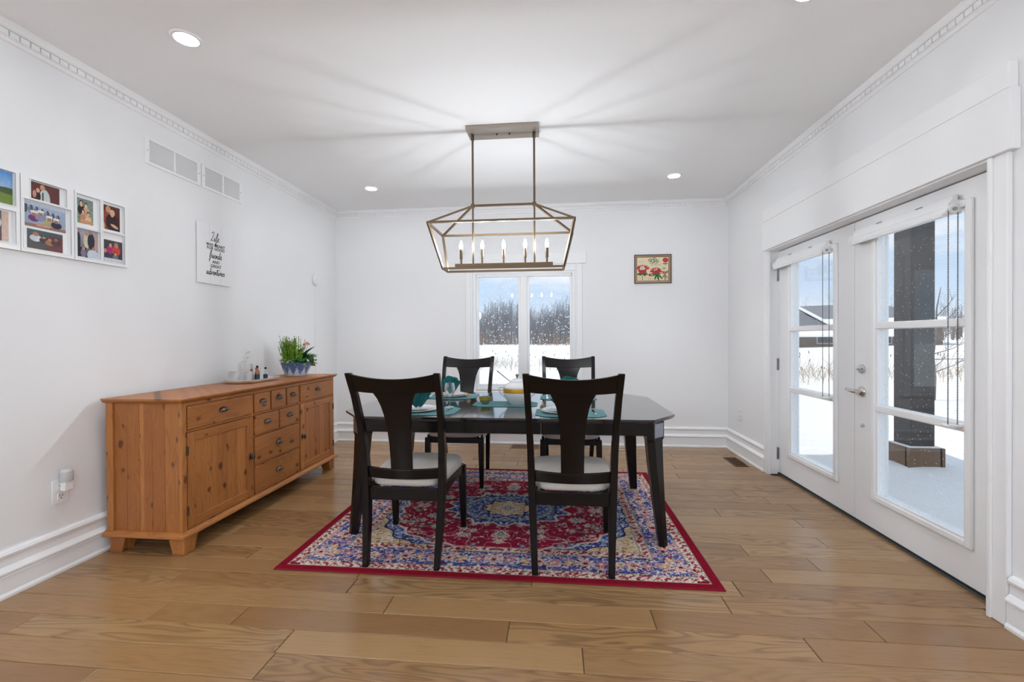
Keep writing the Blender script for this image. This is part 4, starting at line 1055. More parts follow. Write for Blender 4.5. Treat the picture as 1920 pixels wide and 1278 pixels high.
    def p8(U, V, I):
        grad(U, V, I, (60, 54, 66), (184, 176, 186)); rct(U, V, I, .8, 2, .3, .8, (200, 160, 150)); ell(U, V, I, .1, .55, .14, .4, (40, 40, 56)); ell(U, V, I, .1, .9, .06, .05, (190, 140, 116)); ell(U, V, I, .50, .62, .13, .28, (214, 202, 170)); ell(U, V, I, .5, .86, .06, .06, (190, 140, 116)); ell(U, V, I, .70, .62, .16, .3, (38, 42, 58)); ell(U, V, I, .66, .92, .07, .06, (190, 130, 106)); rct(U, V, I, -1, .5, -1, .36, (36, 36, 44)); ell(U, V, I, .36, .15, .12, .18, (128, 116, 138)); ell(U, V, I, .36, .32, .06, .05, (200, 150, 124)); ell(U, V, I, .78, .12, .26, .2, (206, 214, 226)); ell(U, V, I, .8, .36, .07, .06, (190, 130, 106)); speck(U, V, I, .1, 8)
    def p9(U, V, I):
        grad(U, V, I, (52, 54, 64), (70, 68, 74)); body(U, V, I, .42, .78, .14, (176, 40, 116), B, (206, 150, 126)); body(U, V, I, .70, .80, .16, (206, 66, 52), (140, 110, 100), (196, 130, 106)); body(U, V, I, .17, .50, .14, (56, 54, 84), (90, 50, 40), (200, 130, 106)); body(U, V, I, .66, .40, .11, (120, 110, 116), (50, 30, 28), (204, 150, 120)); rct(U, V, I, .12, 1, -1, .18, (214, 214, 220)); speck(U, V, I, .12, 9)
    def pz(U, V, I): grad(U, V, I, (110, 92, 80), (150, 160, 170)); body(U, V, I, .5, .6, .2, (70, 80, 120), (50, 34, 28)); speck(U, V, I, .1, 10)
    P(1.705, 1.873, 1.841, 1.994, p1, 'outdoor snapshot with blue sky and grass'); P(1.705, 1.856, 1.665, 1.806, p2, 'indoor snapshot of a standing figure')
    P(1.555, 1.685, 1.845, 1.985, pz, 'small snapshot portrait'); P(1.555, 1.685, 1.665, 1.805, pz, 'small snapshot portrait')
    P(1.940, 2.074, 1.902, 1.986, p3, 'snapshot of two figures against brown'); P(1.912, 2.102, 1.762, 1.884, p4, 'group snapshot before a building with arches'); P(1.930, 2.087, 1.654, 1.750, p5, 'group snapshot on a sofa')
    P(2.154, 2.243, 1.838, 1.973, p6, 'snapshot of four figures huddled together'); P(2.288, 2.395, 1.838, 1.977, p7, 'dark snapshot of two seated figures'); P(2.147, 2.266, 1.654, 1.804, p8, 'group snapshot standing indoors'); P(2.288, 2.408, 1.651, 1.778, p9, 'group snapshot with red and magenta clothes')
collage()

def vent(y0, y1, label):
    z0, z1 = 2.317, 2.490
    o = thing('wall_register', label, 'air vent', (XL, (y0 + y1) / 2, z0), group='wall registers')
    hw, h = (y1 - y0) / 2, z1 - z0; W = M['white']; mg, mid = .028, .014
    obj('face_plate', MB().box(0, .009, -hw, -hw + mg, 0, h).box(0, .009, hw - mg, hw, 0, h).box(0, .009, -mid / 2, mid / 2, mg * .7, h - mg * .7).box(0, .009, -hw + mg, hw - mg, 0, mg * .7).box(0, .009, -hw + mg, hw - mg, h - mg * .7, h), W, o, bevel=.002)
    obj('duct_back', MB().box(.0005, .002, -hw + mg, hw - mg, mg * .7, h - mg * .7), M['vent'], o)
    for a, b in ((-hw + mg, -mid / 2), (mid / 2, hw - mg)):
        sl = MB(); z = mg * .7 + .004
        while z < h - mg * .7 - .003: sl.prism([(.003, z), (.0075, z + .0035), (.0075, z + .0047), (.003, z + .0012)], 'y', a, b); z += .0068
        obj('louvres', sl, W, o, kind='stuff')
    for y in (-hw + mg / 2, hw - mg / 2): obj('screw', MB().disc((.0095, y, h * .5), .0035, 'x', .002, 10), M['hinge'], o)
vent(2.565, 3.001, 'white louvred wall vent nearer the picture collage'); vent(3.016, 3.431, 'white louvred wall vent nearer the window corner')

STROKES = {'L': (1.05, [[(.1, 1.8), (.45, 2.3), (.75, 2.05), (.55, 1.1), (.25, .3), (0, 0), (.4, .1), (1.1, -.1)]]), 'i': (.5, [[(0, .1), (.22, .9), (.2, .2), (.32, 0), (.55, .3)], [(.3, 1.35), (.34, 1.42)]]),
    'f': (.55, [[(0, .2), (.4, 1.4), (.5, 2.1), (.36, 2.15), (.25, 1.2), (.12, -.6), (.08, -1.0), (.3, -.3), (.6, .3)], [(0, 1.0), (.5, 1.08)]]), 'e': (.6, [[(0, .3), (.4, .6), (.4, .95), (.15, .8), (.1, .3), (.3, 0), (.65, .3)]]),
    'r': (.6, [[(0, .2), (.2, .95), (.38, .85), (.4, .4), (.45, .1), (.65, .3)]]), 'n': (.75, [[(0, .1), (.15, .9), (.15, 0), (.3, .7), (.5, .9), (.52, .1), (.8, .3)]]), 'd': (.8, [[(.5, .85), (.2, .8), (.05, .35), (.2, 0), (.45, .4), (.65, 2.0), (.5, .4), (.55, 0), (.85, .3)]]),
    's': (.6, [[(0, .2), (.3, 1.0), (.38, .6), (.45, .15), (.2, -.05), (0, .1)], [(.4, .1), (.7, .3)]]), 'a': (.78, [[(.45, .85), (.15, .8), (0, .3), (.15, 0), (.4, .4), (.5, .9), (.45, .2), (.55, 0), (.8, .3)]]),
    'v': (.7, [[(0, .8), (.1, .9), (.25, 0), (.5, .9), (.75, .8)]]), 't': (.55, [[(0, .2), (.35, 1.75), (.2, .4), (.3, 0), (.6, .3)], [(-.35, 1.35), (.85, 1.5)]]), 'u': (.78, [[(0, .9), (.05, .2), (.2, 0), (.4, .4), (.5, .9), (.5, .1), (.8, .3)]])}
def script_word(word, xh, cy, zb, w=.0021):
    total = sum(STROKES[c][0] for c in word) * xh * 1.02; x = cy - total / 2; mb = MB()
    for c in word:
        adv, ss = STROKES[c]
        for s in ss:
            P = [Vector((0, x + (u + .18 * v) * xh, zb + v * xh)) for u, v in s]
            Q = []
            for i in range(len(P) - 1):               # smooth the polyline
                a, b, c_, d = P[max(i - 1, 0)], P[i], P[i + 1], P[min(i + 2, len(P) - 1)]
                for t in (0, .33, .66): Q.append(.5 * ((2 * b) + (c_ - a) * t + (2 * a - 5 * b + 4 * c_ - d) * t * t + (3 * b - a - 3 * c_ + d) * t ** 3))
            Q.append(P[-1])
            Q = [tuple(q) for q in Q]
            mb.tube(Q, [w * (.6 + .4 * abs(math.sin(k * .9))) for k in range(len(Q))], 5)
        x += adv * xh * 1.02
    return mb
def text_mesh(s, size, cy, zb):
    cu = bpy.data.curves.new('t', 'FONT'); cu.body = s; cu.size = size; cu.align_x = 'CENTER'; cu.extrude = .0006; cu.space_character = 1.1; cu.offset = size * .012
    t = bpy.data.objects.new('t', cu); COL.objects.link(t); bpy.context.view_layer.update()
    me = bpy.data.meshes.new_from_object(t.evaluated_get(bpy.context.evaluated_depsgraph_get())); bpy.data.objects.remove(t); bpy.data.curves.remove(cu)
    for v in me.vertices: v.co = (v.co.z, cy + v.co.x, zb + v.co.y)
    return me
def sign():
    y0, y1, z0, z1 = 2.963, 3.292, 1.615, 2.057
    o = thing('wall_sign', 'white three-board wall sign with black hand lettering about friends and adventures', 'sign', (XL, (y0 + y1) / 2, z0))
    hw, h = (y1 - y0) / 2, z1 - z0; w3 = (y1 - y0) / 3
    for i in range(3): obj('board', MB().box(.004, .016, -hw + i * w3 + (.0008 if i else 0), -hw + (i + 1) * w3 - (.0008 if i < 2 else 0), 0, h), M['white'], o, bevel=.0015)
    obj('batten', MB().box(0, .004, -hw + .03, hw - .03, .06, .09).box(0, .004, -hw + .03, hw - .03, h - .09, h - .06), M['white'], o)
    for wd, xh, c, zb in (('Life', .030, -.005, .325), ('friends', .027, .0, .195), ('adventures', .026, .0, .070)):
        t = obj('lettering', script_word(wd, xh, c, zb, .0024), M['ink'], o); t.location = (.0163, 0, 0)
    for s, sz, zb in (('WAS MEANT', .030, .284), ('FOR GOOD', .031, .258), ('AND', .030, .158), ('GREAT', .031, .126)):
        me = text_mesh(s, sz, .004, zb); me.materials.append(M['ink']); t = obj('lettering', me, None, o); t.location = (.0166, 0, 0)
sign()

def protea():
    y = YB; x0, x1, z0, z1 = .872, 1.268, 1.793, 2.110
    o = thing('framed_print', 'small bronze-framed botanical print of red protea flowers', 'picture', ((x0 + x1) / 2, YB, z0)); hw, h = (x1 - x0) / 2, z1 - z0
    def ringf(a, b, d0, name, mat):
        mb = MB().box(-hw + a, -hw + b, -d0, -.001, a, h - a).box(hw - b, hw - a, -d0, -.001, a, h - a).box(-hw + b, hw - b, -d0, -.001, a, b).box(-hw + b, hw - b, -d0, -.001, h - b, h - a)
        obj(name, mb, mat, o, bevel=.0015)
    ringf(0, .010, .018, 'outer_frame', plain('frame_dark_brown', (84, 66, 58), .45)); ringf(.010, .022, .013, 'gilt_slip', plain('frame_gilt', (190, 160, 128), .35, .5)); ringf(.022, .029, .010, 'inner_slip', plain('frame_inner_brown', (112, 78, 58), .5))
    def art(U, V, I):
        grad(U, V, I, (226, 208, 170), (232, 220, 184)); speck(U, V, I, .05, 21)
        R1, R2, PK, GN, DG, CR = (186, 52, 58), (158, 36, 44), (226, 120, 118), (60, 112, 60), (38, 78, 44), (214, 220, 200)
        def leaf_(x, y, l, w, a, c): ell(U, V, I, x + math.cos(a) * l * .5, y + math.sin(a) * l * .5, l * .5, w, c, a)
        # large protea
        cx, cy = .18, .50
        rct(U, V, I, .165, .185, .05, .35, (110, 80, 56))
        for a, l in ((3.6, .2), (-.5, .2), (4.1, .16), (-1.0, .18), (-.1, .14)): leaf_(cx, .36, l, .035, a, GN); leaf_(cx, .35, l * .7, .012, a, DG)
        ell(U, V, I, cx, cy - .04, .13, .15, R1)
        for k in range(11): a = PI * (.02 + .96 * k / 10); leaf_(cx + .05 * math.cos(a), cy + .0, .19, .026, a, R1 if k % 2 else PK); leaf_(cx + .10 * math.cos(a), cy + .07 * math.sin(a), .10, .010, a, R2)
        ell(U, V, I, cx, cy + .03, .075, .10, CR); ell(U, V, I, cx, cy + .06, .04, .05, (176, 200, 176)); ell(U, V, I, cx, cy - .07, .09, .05, R1)
        # middle protea with bud
        cx, cy = .60, .42
        for a, l in ((-1.4, .34), (-1.8, .3), (3.4, .2), (3.9, .2), (-.3, .14), (-1.0, .3)): leaf_(cx + .03, .34, l, .03, a, GN); leaf_(cx + .03, .33, l * .7, .010, a, DG)
        for k in range(9): a = PI * (.05 + .9 * k / 8); leaf_(cx, cy - .05, .20, .028, a, R1 if k % 2 else R2); leaf_(cx, cy, .12, .009, a, PK)
        ell(U, V, I, cx, cy - .04, .11, .08, R1); ell(U, V, I, cx + .02, cy + .06, .018, .03, (246, 226, 220)); ell(U, V, I, cx - .04, cy + .03, .015, .03, (246, 220, 214))
        ell(U, V, I, .43, .26, .06, .055, R2); ell(U, V, I, .45, .27, .035, .03, PK)
        # small flowers
        ell(U, V, I, .895, .86, .085, .10, R1); ell(U, V, I, .895, .87, .05, .06, (206, 62, 62)); rct(U, V, I, .885, .90, .66, .77, DG); leaf_(.89, .70, .08, .02, .3, GN); leaf_(.89, .70, .08, .02, 2.8, GN); 
        for k in range(5): a = PI * (.2 + .6 * k / 4); leaf_(.87, .28, .15, .02, a, R1 if k % 2 else PK)
        for a, l in ((-1.5, .28), (-2.0, .2), (-1.1, .2), (.9, .2)): leaf_(.87, .28, l, .018, a, (110, 128, 100))
        for a in (2.6, .6, 1.6): leaf_(.85, .50, .06, .022, a, (130, 160, 120))
        # green scroll ornament and small brown script lines
        for x, yv, r_, w_ in ((.42, .86, .05, .3), (.50, .84, .06, .2), (.58, .86, .055, -.4), (.55, .92, .04, .9), (.64, .82, .045, .5), (.47, .78, .05, -.2), (.60, .77, .05, .2)):
            d_ = np.hypot(U - x, (V - yv) * .8); I[np.abs(d_ - r_) < .008] = lin((104, 122, 96))
        leaf_(.38, .90, .12, .02, -.6, (120, 150, 120))
        n_ = smooth_noise(U.shape, 2, np.random.default_rng(3))
        for a, b, yv in ((.45, .64, .66), (.66, .82, .675), (.06, .20, .80), (.36, .50, .09), (.72, .82, .06)): I[(U > a) & (U < b) & (np.abs(V - yv) < .009) & (n_ > .42)] = lin((150, 112, 84))
    raster('art_print', 2 * hw - .05, h - .05, .0021, art, M['print'], o, lambda u, v: (-hw + .025 + u, -.006, .025 + v))
protea()

def wall_sensor():
    o = thing('wall_sensor', 'round white wall sensor with a thin white cord hanging down to the sideboard', 'sensor', (XL, 4.558, 1.835))
    obj('housing', MB().disc((.012, 0, 0), .062, 'x', .024, 36), M['white'], o, bevel=.006, seg=3)
    obj('face_disc', MB().disc((.026, 0, 0), .046, 'x', .006, 32), M['white'], o, bevel=.002)
    obj('cord', MB().tube([(.012, -.005, -.06), (.010, -.012, -.12), (.006, -.020, -.17), (.006, -.016, -.5), (.006, -.015, -.9), (.006, -.010, -1.3)], .0022, 6), M['white'], o, smooth=True)
wall_sensor()

def outlet(name, pos, axis, label, night=False):
    o = thing(name, label, 'outlet', pos); s = 1 if axis == '+x' else -1
    obj('cover_plate', MB().box(0, s * .006, -.040, .040, -.062, .062), M['white'], o, bevel=.003)
    for z in (-.026, .026):
        r = obj('receptacle', MB().box(s * .004, s * .0075, -.017, .017, z - .017, z + .017), M['white'], o, bevel=.002)
        for yy in (-.006, .006): obj('slot', MB().box(s * .007, s * .0082, yy - .0012, yy + .0012, z - .001, z + .009), M['black'], r)
        obj('slot', MB().disc((s * .0076, 0, z - .009), .003, 'x', .0014, 10), M['black'], r)
    obj('plate_screw', MB().disc((s * .0064, 0, 0), .003, 'x', .001, 10), M['hinge'], o)
outlet('wall_outlet', (XL, 2.066, .413), '+x', 'white double wall outlet with a night light plugged in, beside the sideboard')
outlet('wall_outlet', (XR, 4.69, .418), '-x', 'white double wall outlet between the window corner and the double doors')
n = thing('night_light', 'clear plug-in night light in the wall outlet beside the sideboard', 'night light', (XL + .0085, 2.080, .440))
obj('plug_body', MB().box(0, .030, -.022, .022, -.026, .022), M['white'], n, bevel=.004)
obj('shade', MB().loft([[(.012 + .024 * math.sin(a) * k + .012 * (k - 1), .030 * k * math.cos(a), z) for a in [PI * i / 10 for i in range(11)]] for k, z in ((1.0, .02), (1.04, .05), (1.0, .072), (.7, .086))]), plain('night_light_shade', (236, 238, 238), .15, Transmission_Weight=.35), n, smooth=30)

def register(cx, cy, lx, ly, label, mat):
    o = thing('floor_register', label, 'air vent', (cx, cy, 0), group='floor registers')
    b_ = .012
    obj('rim', MB().box(-lx, lx, -ly, -ly + b_, .0002, .005).box(-lx, lx, ly - b_, ly, .0002, .005).box(-lx, -lx + b_, -ly + b_, ly - b_, .0002, .005).box(lx - b_, lx, -ly + b_, ly - b_, .0002, .005), mat, o, bevel=.001)
    obj('duct_shadow', MB().box(-lx + b_, lx - b_, -ly + b_, ly - b_, .0002, .0010), M['black'], o)
    sl = MB()
    if lx > ly:
        x = -lx + b_ + .006
        while x < lx - b_: sl.box(x - .002, x + .002, -ly + b_, ly - b_, .001, .0042); x += .0105
    else:
        yv = -ly + b_ + .006
        while yv < ly - b_: sl.box(-lx + b_, lx - b_, yv - .002, yv + .002, .001, .0042); yv += .0105
    obj('grille_bars', sl, mat, o, kind='stuff')
register(1.715, 4.427, .062, .154, 'brown slotted floor vent near the double doors', M['brown_vent']); register(-.335, 4.872, .155, .085, 'tan slotted floor vent under the twin window', plain('tan_register', (150, 112, 78), .5, .2))
# ------------------------------------------------------------------ table setting
def placemat(x, y, w, d, label, group='teal placemats'):
    c = .055; hw, hd = w / 2, d / 2
    P = [(-hw + c, -hd), (hw - c, -hd), (hw, -hd + c), (hw, hd - c), (hw - c, hd), (-hw + c, hd), (-hw, hd - c), (-hw, -hd + c)]
    o = obj('placemat', MB().loft([[(u, v, 0) for u, v in P], [(u, v, .003) for u, v in P]]), M['mat'], bevel=.001); o.location = (x, y, TZ + .0005); tag(o, label, 'placemat', group)
SEAT = {'a': (-.820, 2.722, 0, 'window-facing seat on the sideboard side'), 'b': (.088, 2.722, 0, 'window-facing seat beside the tureen'),
        'c': (-.820, 3.425, PI, 'window-side seat nearer the sideboard'), 'd': (.095, 3.410, PI, 'window-side seat nearer the flower picture')}
MZ = TZ + .0036
for k, (x, y, rz, where) in SEAT.items(): placemat(x, y, .42, .31, 'teal placemat with clipped corners at the %s' % where)
placemat(-.345, 3.040, .44, .25, 'teal placemat in the middle of the table under the soup tureen', 'teal placemats')

def plate_prof(r, h): return [(.001, 0), (r * .55, 0), (r * .58, .002), (r * .70, .004), (r * .98, h), (r, h + .0008), (r * .985, h + .002), (r * .70, .0065), (r * .56, .0045), (.001, .0045)]
def place_plates():
    for k, (x, y, rz, where) in SEAT.items():
        z = MZ
        for nm, r, h, dz, lab in (('dinner_plate', .132, .014, .0075, 'large white dinner plate under the stack at the %s'), ('salad_plate', .105, .013, .0075, 'white salad plate mid-stack at the %s'), ('side_plate', .084, .007, .0, 'small white plate topping the stack at the %s')):
            pr = plate_prof(r, h)
            p = obj(nm, MB().lathe(pr, 40), M['ceramic'], smooth=30); p.location = (x - (.045 if rz == 0 else -.01), y - (.0 if rz == 0 else .01), z); z += dz
            tag(p, lab % where, 'plate', {'dinner_plate': 'dinner plates', 'salad_plate': 'salad plates', 'side_plate': 'side plates'}[nm])
        yield k, x - (.045 if rz == 0 else -.01), y - (0 if rz == 0 else .01), z
def napkin(x, y, z, rz, label, kind):
    mb = MB(); rr = random.Random(len(label) + kind)
    def sheet(n, w0, w1, h, lean, amp, base, ph):
        rows = []
        for i in range(7):
            t = i / 6; row = []
            for j in range(n + 1):
                u = -1 + 2 * j / n; w = w0 + (w1 - w0) * t ** .8
                zig = amp * (1 if j % 2 else -1) * (.25 + .75 * t)
                row.append((u * w, zig + lean * t * t, base + h * t * (1 - .28 * abs(u) ** 2.2) + .006 * math.sin(ph + 5 * u)))
            rows.append(row)
        vs = [p for r in rows for p in r]; m = n + 1
        fs = [(i * m + j, i * m + j + 1, (i + 1) * m + j + 1, (i + 1) * m + j) for i in range(6) for j in range(n)]
        mb.add(vs, fs)
    sheet(12, .022, .085, .135, -.02, .010, .010, 0); sheet(12, .020, .078, .115, .03, .010, .010, 1.3); sheet(10, .02, .07, .085, -.055, .008, .010, 2.1)
    o = obj('napkin', mb, M['napkin'], smooth='full'); o.location = (x, y, z); o.rotation_euler = (0, .0, rz)
    s = o.modifiers.new('cloth', 'SOLIDIFY'); s.thickness = .0035; sb = o.modifiers.new('soft', 'SUBSURF'); sb.levels = 1; sb.render_levels = 1
    tag(o, label, 'napkin', 'folded teal napkins')
for k, x, y, z in place_plates():
    napkin(x, y, z - .0005, {'a': .5, 'b': -.2, 'c': .9, 'd': .15}[k] + SEAT[k][2], 'dark teal cloth napkin fanned on the plates at the %s' % SEAT[k][3], ord(k))

def tureen():
    o = thing('soup_tureen', 'white porcelain soup tureen with gold band, lid and ladle on the middle placemat', 'tureen', (-.262, 3.030, MZ)); C_ = M['ceramic']
    obj('bowl', MB().lathe([(.001, 0), (.052, 0), (.056, .006), (.070, .022), (.088, .050), (.095, .080), (.092, .112), (.090, .118), (.086, .116), (.084, .08), (.05, .012), (.001, .010)], 44), C_, o, smooth=30)
    obj('gold_band', MB().lathe([(.0955, .082), (.0958, .088), (.0945, .104), (.0930, .112), (.0925, .110), (.094, .095), (.0945, .084)], 44), M['gold'], o, smooth=30)
    l = obj('lid', MB().lathe([(.091, .117), (.092, .120), (.086, .128), (.070, .142), (.055, .150), (.048, .153), (.050, .157), (.040, .166), (.024, .174), (.010, .178), (.001, .178)], 44), C_, o, smooth=30)
    obj('knob', MB().lathe([(.010, .176), (.006, .182), (.006, .186), (.011, .192), (.012, .199), (.008, .206), (.001, .208)], 20), plain('knob_grey_gilt', (140, 134, 120), .3, .4), l, smooth=30)
    for s in (-1, 1):
        obj('handle', MB().tube([(s * .090, 0, .108), (s * .100, 0, .118), (s * .118, 0, .118), (s * .126, 0, .104), (s * .122, 0, .084), (s * .112, 0, .068), (s * .090, 0, .050)], [.006, .007, .007, .007, .006, .005, .005], 10), C_, o, smooth=True)
tureen()
la = thing('ladle', 'thin dark ladle handle leaning out of the soup tureen', 'ladle', (-.30, 3.050, MZ + .118))
obj('handle', MB().tube([(.0, 0, .028), (-.035, 0, .052), (-.105, .0, .110)], [.0028, .0025, .0032], 8), M['pewter'], la, smooth=True)

def little_bowl(x, y, r, h, mat2, label, fill=None):
    o = thing('condiment_bowl', label, 'bowl', (x, y, MZ)); 
    obj('bowl', MB().lathe([(.001, 0), (r * .45, 0), (r * .55, h * .1), (r * .9, h * .55), (r, h), (r * .97, h), (r * .8, h * .5), (r * .4, h * .15), (.001, h * .12)], 28), M['ceramic'] if mat2 != 'green' else M['greenband'], o, smooth=30)
    obj('gold_band', MB().lathe([(r * .93, h * .60), (r * .985, h * .90), (r * .97, h * .90), (r * .91, h * .60)], 28), M['gold'], o, smooth=30)
    if fill: obj('walnut', MB().sphere((0, 0, h * .95), r * .75, 16, 10), fill, o, smooth='full')
little_bowl(-.482, 3.010, .043, .052, 'green', 'small green and gold condiment bowl beside the tureen')
little_bowl(-.662, 3.330, .018, .020, 'white', 'tiny gold-rimmed cup on the window-side placemat nearer the sideboard', M['gold'])
little_bowl(-.080, 2.815, .020, .020, 'green', 'tiny green cup holding a brown walnut at the seat beside the tureen', M['nut'])
def wine_glass(x, y, label):
    o = thing('wine_glass', label, 'glass', (x, y, MZ))
    obj('foot', MB().lathe([(.001, 0), (.030, 0), (.031, .0015), (.012, .005), (.0045, .012), (.001, .012)], 32), M['glass'], o, smooth=30)
    obj('stem', MB().lathe([(.001, .011), (.0045, .012), (.0035, .035), (.0045, .062), (.001, .063)], 20), M['glass'], o, smooth=30)
    obj('bowl', MB().lathe([(.001, .062), (.006, .063), (.022, .078), (.033, .100), (.0345, .118), (.031, .142), (.0275, .160), (.0262, .160), (.0298, .142), (.0332, .118), (.0318, .100), (.021, .080), (.004, .066), (.001, .066)], 32), M['glass'], o, smooth=30)
wine_glass(-.695, 2.868, 'cut wine glass at the window-facing seat on the sideboard side')
def knife(x, y, rz, where):
    o = thing('table_knife', 'silver table knife lying on the placemat at the %s' % where, 'knife', (x, y, MZ), rz, 'table knives')
    obj('blade', MB().loft([[(-.007, .0, .0002), (.007, .0, .0002), (.007, .0, .0022), (-.007, .0, .0022)], [(-.009, .07, .0002), (.008, .07, .0002), (.008, .07, .0016), (-.009, .07, .0016)], [(-.002, .115, .0002), (.007, .115, .0002), (.007, .115, .0012), (-.002, .115, .0012)]]), M['chrome'], o)
    obj('handle', MB().loft([[(-.007, -.09, .0002), (.007, -.09, .0002), (.007, -.09, .006), (-.007, -.09, .006)], [(-.006, .0, .0002), (.006, .0, .0002), (.006, .0, .005), (-.006, .0, .005)]]), M['chrome'], o, bevel=.002)
for k, (x, y, rz, where) in SEAT.items(): knife(x + (.145 if rz == 0 else -.160), y - (.01 if rz == 0 else -.01), rz - (.05 if k == 'a' else -.04), where)

# ------------------------------------------------------------------ outside
struct('shade_overhang', MB().box(XR + WT, 2.72, YF - .3, YB + .6, 2.74, 2.92), M['siding'], 'unseen pale overhang added above the double doors to shade the porch snow', 'added shade')  # unseen overhang, added to dim the snow next to the doors
def terrain(x, y):
    z = -.46 + .045 * max(0, x - 12) * .6
    z += .10 * math.sin(x * .21 + 1.3) * math.sin(y * .17) + .05 * math.sin(x * .53 + y * .41)
    return z
def grid_mesh(xs, ys, fz, name):
    pts = [(x, y, fz(x, y)) for y in ys for x in xs]; n = len(xs)
    return mesh_of(MB().add(pts, [(j * n + i, j * n + i + 1, (j + 1) * n + i + 1, (j + 1) * n + i) for j in range(len(ys) - 1) for i in range(n - 1)]), name)
def spaced(a, b, n, p=1.0): return [a + (b - a) * (i / n) ** p for i in range(n + 1)]
xs = spaced(-70, -4, 22) + spaced(-3, 34, 90)[0:] + spaced(36, 130, 30); ys = spaced(-40, -4, 12) + spaced(-3, 32, 80) + spaced(34, 190, 50)
o = obj('snow_field', grid_mesh(xs, ys, terrain, 'snow_field'), M['snow'], smooth='full'); tag(o, 'wide flat field covered in white snow outside the house', 'snow', kind='structure')
rp = np.random.default_rng(3); NZ = smooth_noise((140, 140), 12, rp); NZ2 = smooth_noise((140, 140), 4, rp)
def porch_z(x, y):
    i, j = min(139, int((x - 2.02) / 5 * 139)), min(139, int((y - .3) / 8 * 139))
    edge = min(1, max(0, (x - 4.1) / 1.8)); e2 = max(0, min(1, (y - 6.4) / 1.6)); k = max(edge, e2); k = k * k * (3 - 2 * k)
    z = -.135 + .055 * NZ[j, i] + .012 * NZ2[j, i]
    dpost = math.hypot(x - 3.53, y - 4.75); z += .05 * math.exp(-(dpost / .42) ** 2)
    return z * (1 - k) + (-.62) * k
o = obj('porch_snow', grid_mesh(spaced(2.09, 7.0, 120), spaced(.3, 8.3, 150), porch_z, 'porch_snow'), M['snow'], smooth='full'); tag(o, 'drifted snow lying on the porch outside the double doors', 'snow', kind='structure')

def m_post(name, c0, c1):
    m, g = newmat(name); x, y, z = g.sep(g.oc()); n = g.noise(g.comb(g.m('MULTIPLY', x, 40.0), g.m('MULTIPLY', y, 40.0), g.m('MULTIPLY', z, 3.0)), 1.0, 4, .6)
    sp = g.n('ShaderNodeTexVoronoi', {'Vector': g.oc(), 'Scale': 34.0}); s = g.fr(sp.outputs['Distance'], .10, .05)
    c = g.mix(n, lin(c0), lin(c1)); c = g.mix(g.m('MULTIPLY', s, .6), c, lin((200, 204, 210)))
    g.out(g.bsdf(Base_Color=c, Roughness=.8, Normal=g.bump(n, .4, .004))); return m
o = thing('porch_post', 'dark stained square timber porch post on a thicker wooden foot block in the snow', 'post', (3.53, 4.75, -.14))
obj('shaft', MB().box(-.108, .108, -.108, .108, .24, 3.05), m_post('dark_stained_timber', (38, 34, 33), (60, 54, 51)), o, bevel=.004)
WB = m_post('weathered_timber', (98, 76, 58), (132, 106, 84))
for a in range(4):
    s = obj('foot_board', MB().box(-.162, .136, -.162, -.112, 0, .265), WB, o, bevel=.004); s.rotation_euler = (0, 0, a * PI / 2)
obj('snow_cap', MB().loft([[(-.118, -.118, .23), (.118, -.118, .23), (.118, .118, .23), (-.118, .118, .23)], [(-.155, -.155, .262), (.155, -.155, .262), (.155, .155, .262), (-.155, .155, .262)], [(-.12, -.12, .274), (.12, -.12, .274), (.12, .12, .274), (-.12, .12, .274)]]), M['snow'], o)
o = obj('tarp_corner', MB().loft([[(-.12, -.03, -.02), (.14, -.05, -.02), (.16, .05, -.02), (-.10, .06, -.02)], [(-.10, -.01, .02), (.10, -.02, .045), (.12, .03, .04), (-.06, .04, .02)]]), M['black'], bevel=.01); o.location = (4.02, 4.62, -.105); tag(o, 'crumpled black tarp corner poking out of the porch snow', 'tarp')

def twig(mb, a, b, r0, r1):
    a, b = Vector(a), Vector(b); t = (b - a).normalized(); s1 = t.cross(Vector((.3, .5, .8))).normalized(); s2 = t.cross(s1)
    R = lambda p, r: [tuple(p + (s1 * math.cos(q) + s2 * math.sin(q)) * r) for q in (0, 2.094, 4.189)]
    A, B = R(a, r0), R(b, r1); mb.add(A + B, [(0, 1, 4, 3), (1, 2, 5, 4), (2, 0, 3, 5)])
def wood(name, label, n, px, py, hgt, seed, tw=24, rad=.05, mat=None):
    rr = random.Random(seed); mb = MB()
    for i in range(n):
        x, y = px(rr), py(rr); z = terrain(x, y) - .1; h = rr.uniform(*hgt) * (1 + .12 * math.sin(x * .35)); lean = Vector((rr.uniform(-.08, .08) * h, rr.uniform(-.05, .05) * h, h)); b0 = Vector((x, y, z))
        twig(mb, b0, b0 + lean, rad * rr.uniform(.7, 1.4), rad * .25)
        for k in range(tw):
            t = rr.uniform(.12, .97); q = b0 + lean * t; a = rr.random() * 6.28; l = h * rr.uniform(.10, .26) * (1.15 - .7 * t); d = Vector((math.cos(a) * l * .6, math.sin(a) * l * .6, l))
            twig(mb, q, q + d, rad * .42 * (1.2 - t), rad * .2)
    me = bpy.data.meshes.new(name); me.from_pydata(mb.v, [], mb.f); o = obj(name, me, mat or M['brush']); tag(o, label, 'trees', kind='stuff')
wood('distant_wood', 'dense grey winter wood beyond the snow field behind the twin window', 1500, lambda r: r.uniform(-48, 26), lambda r: r.uniform(110, 142), (7.0, 11.5), 2, 26, .085)
wood('scrub_line', 'low brown scrub along the edge of the snow field behind the twin window', 420, lambda r: r.uniform(-45, 24), lambda r: r.uniform(96, 104.5), (1.6, 3.6), 3, 12, .05, plain('rust_scrub', (150, 126, 108), .95, vary=.3))
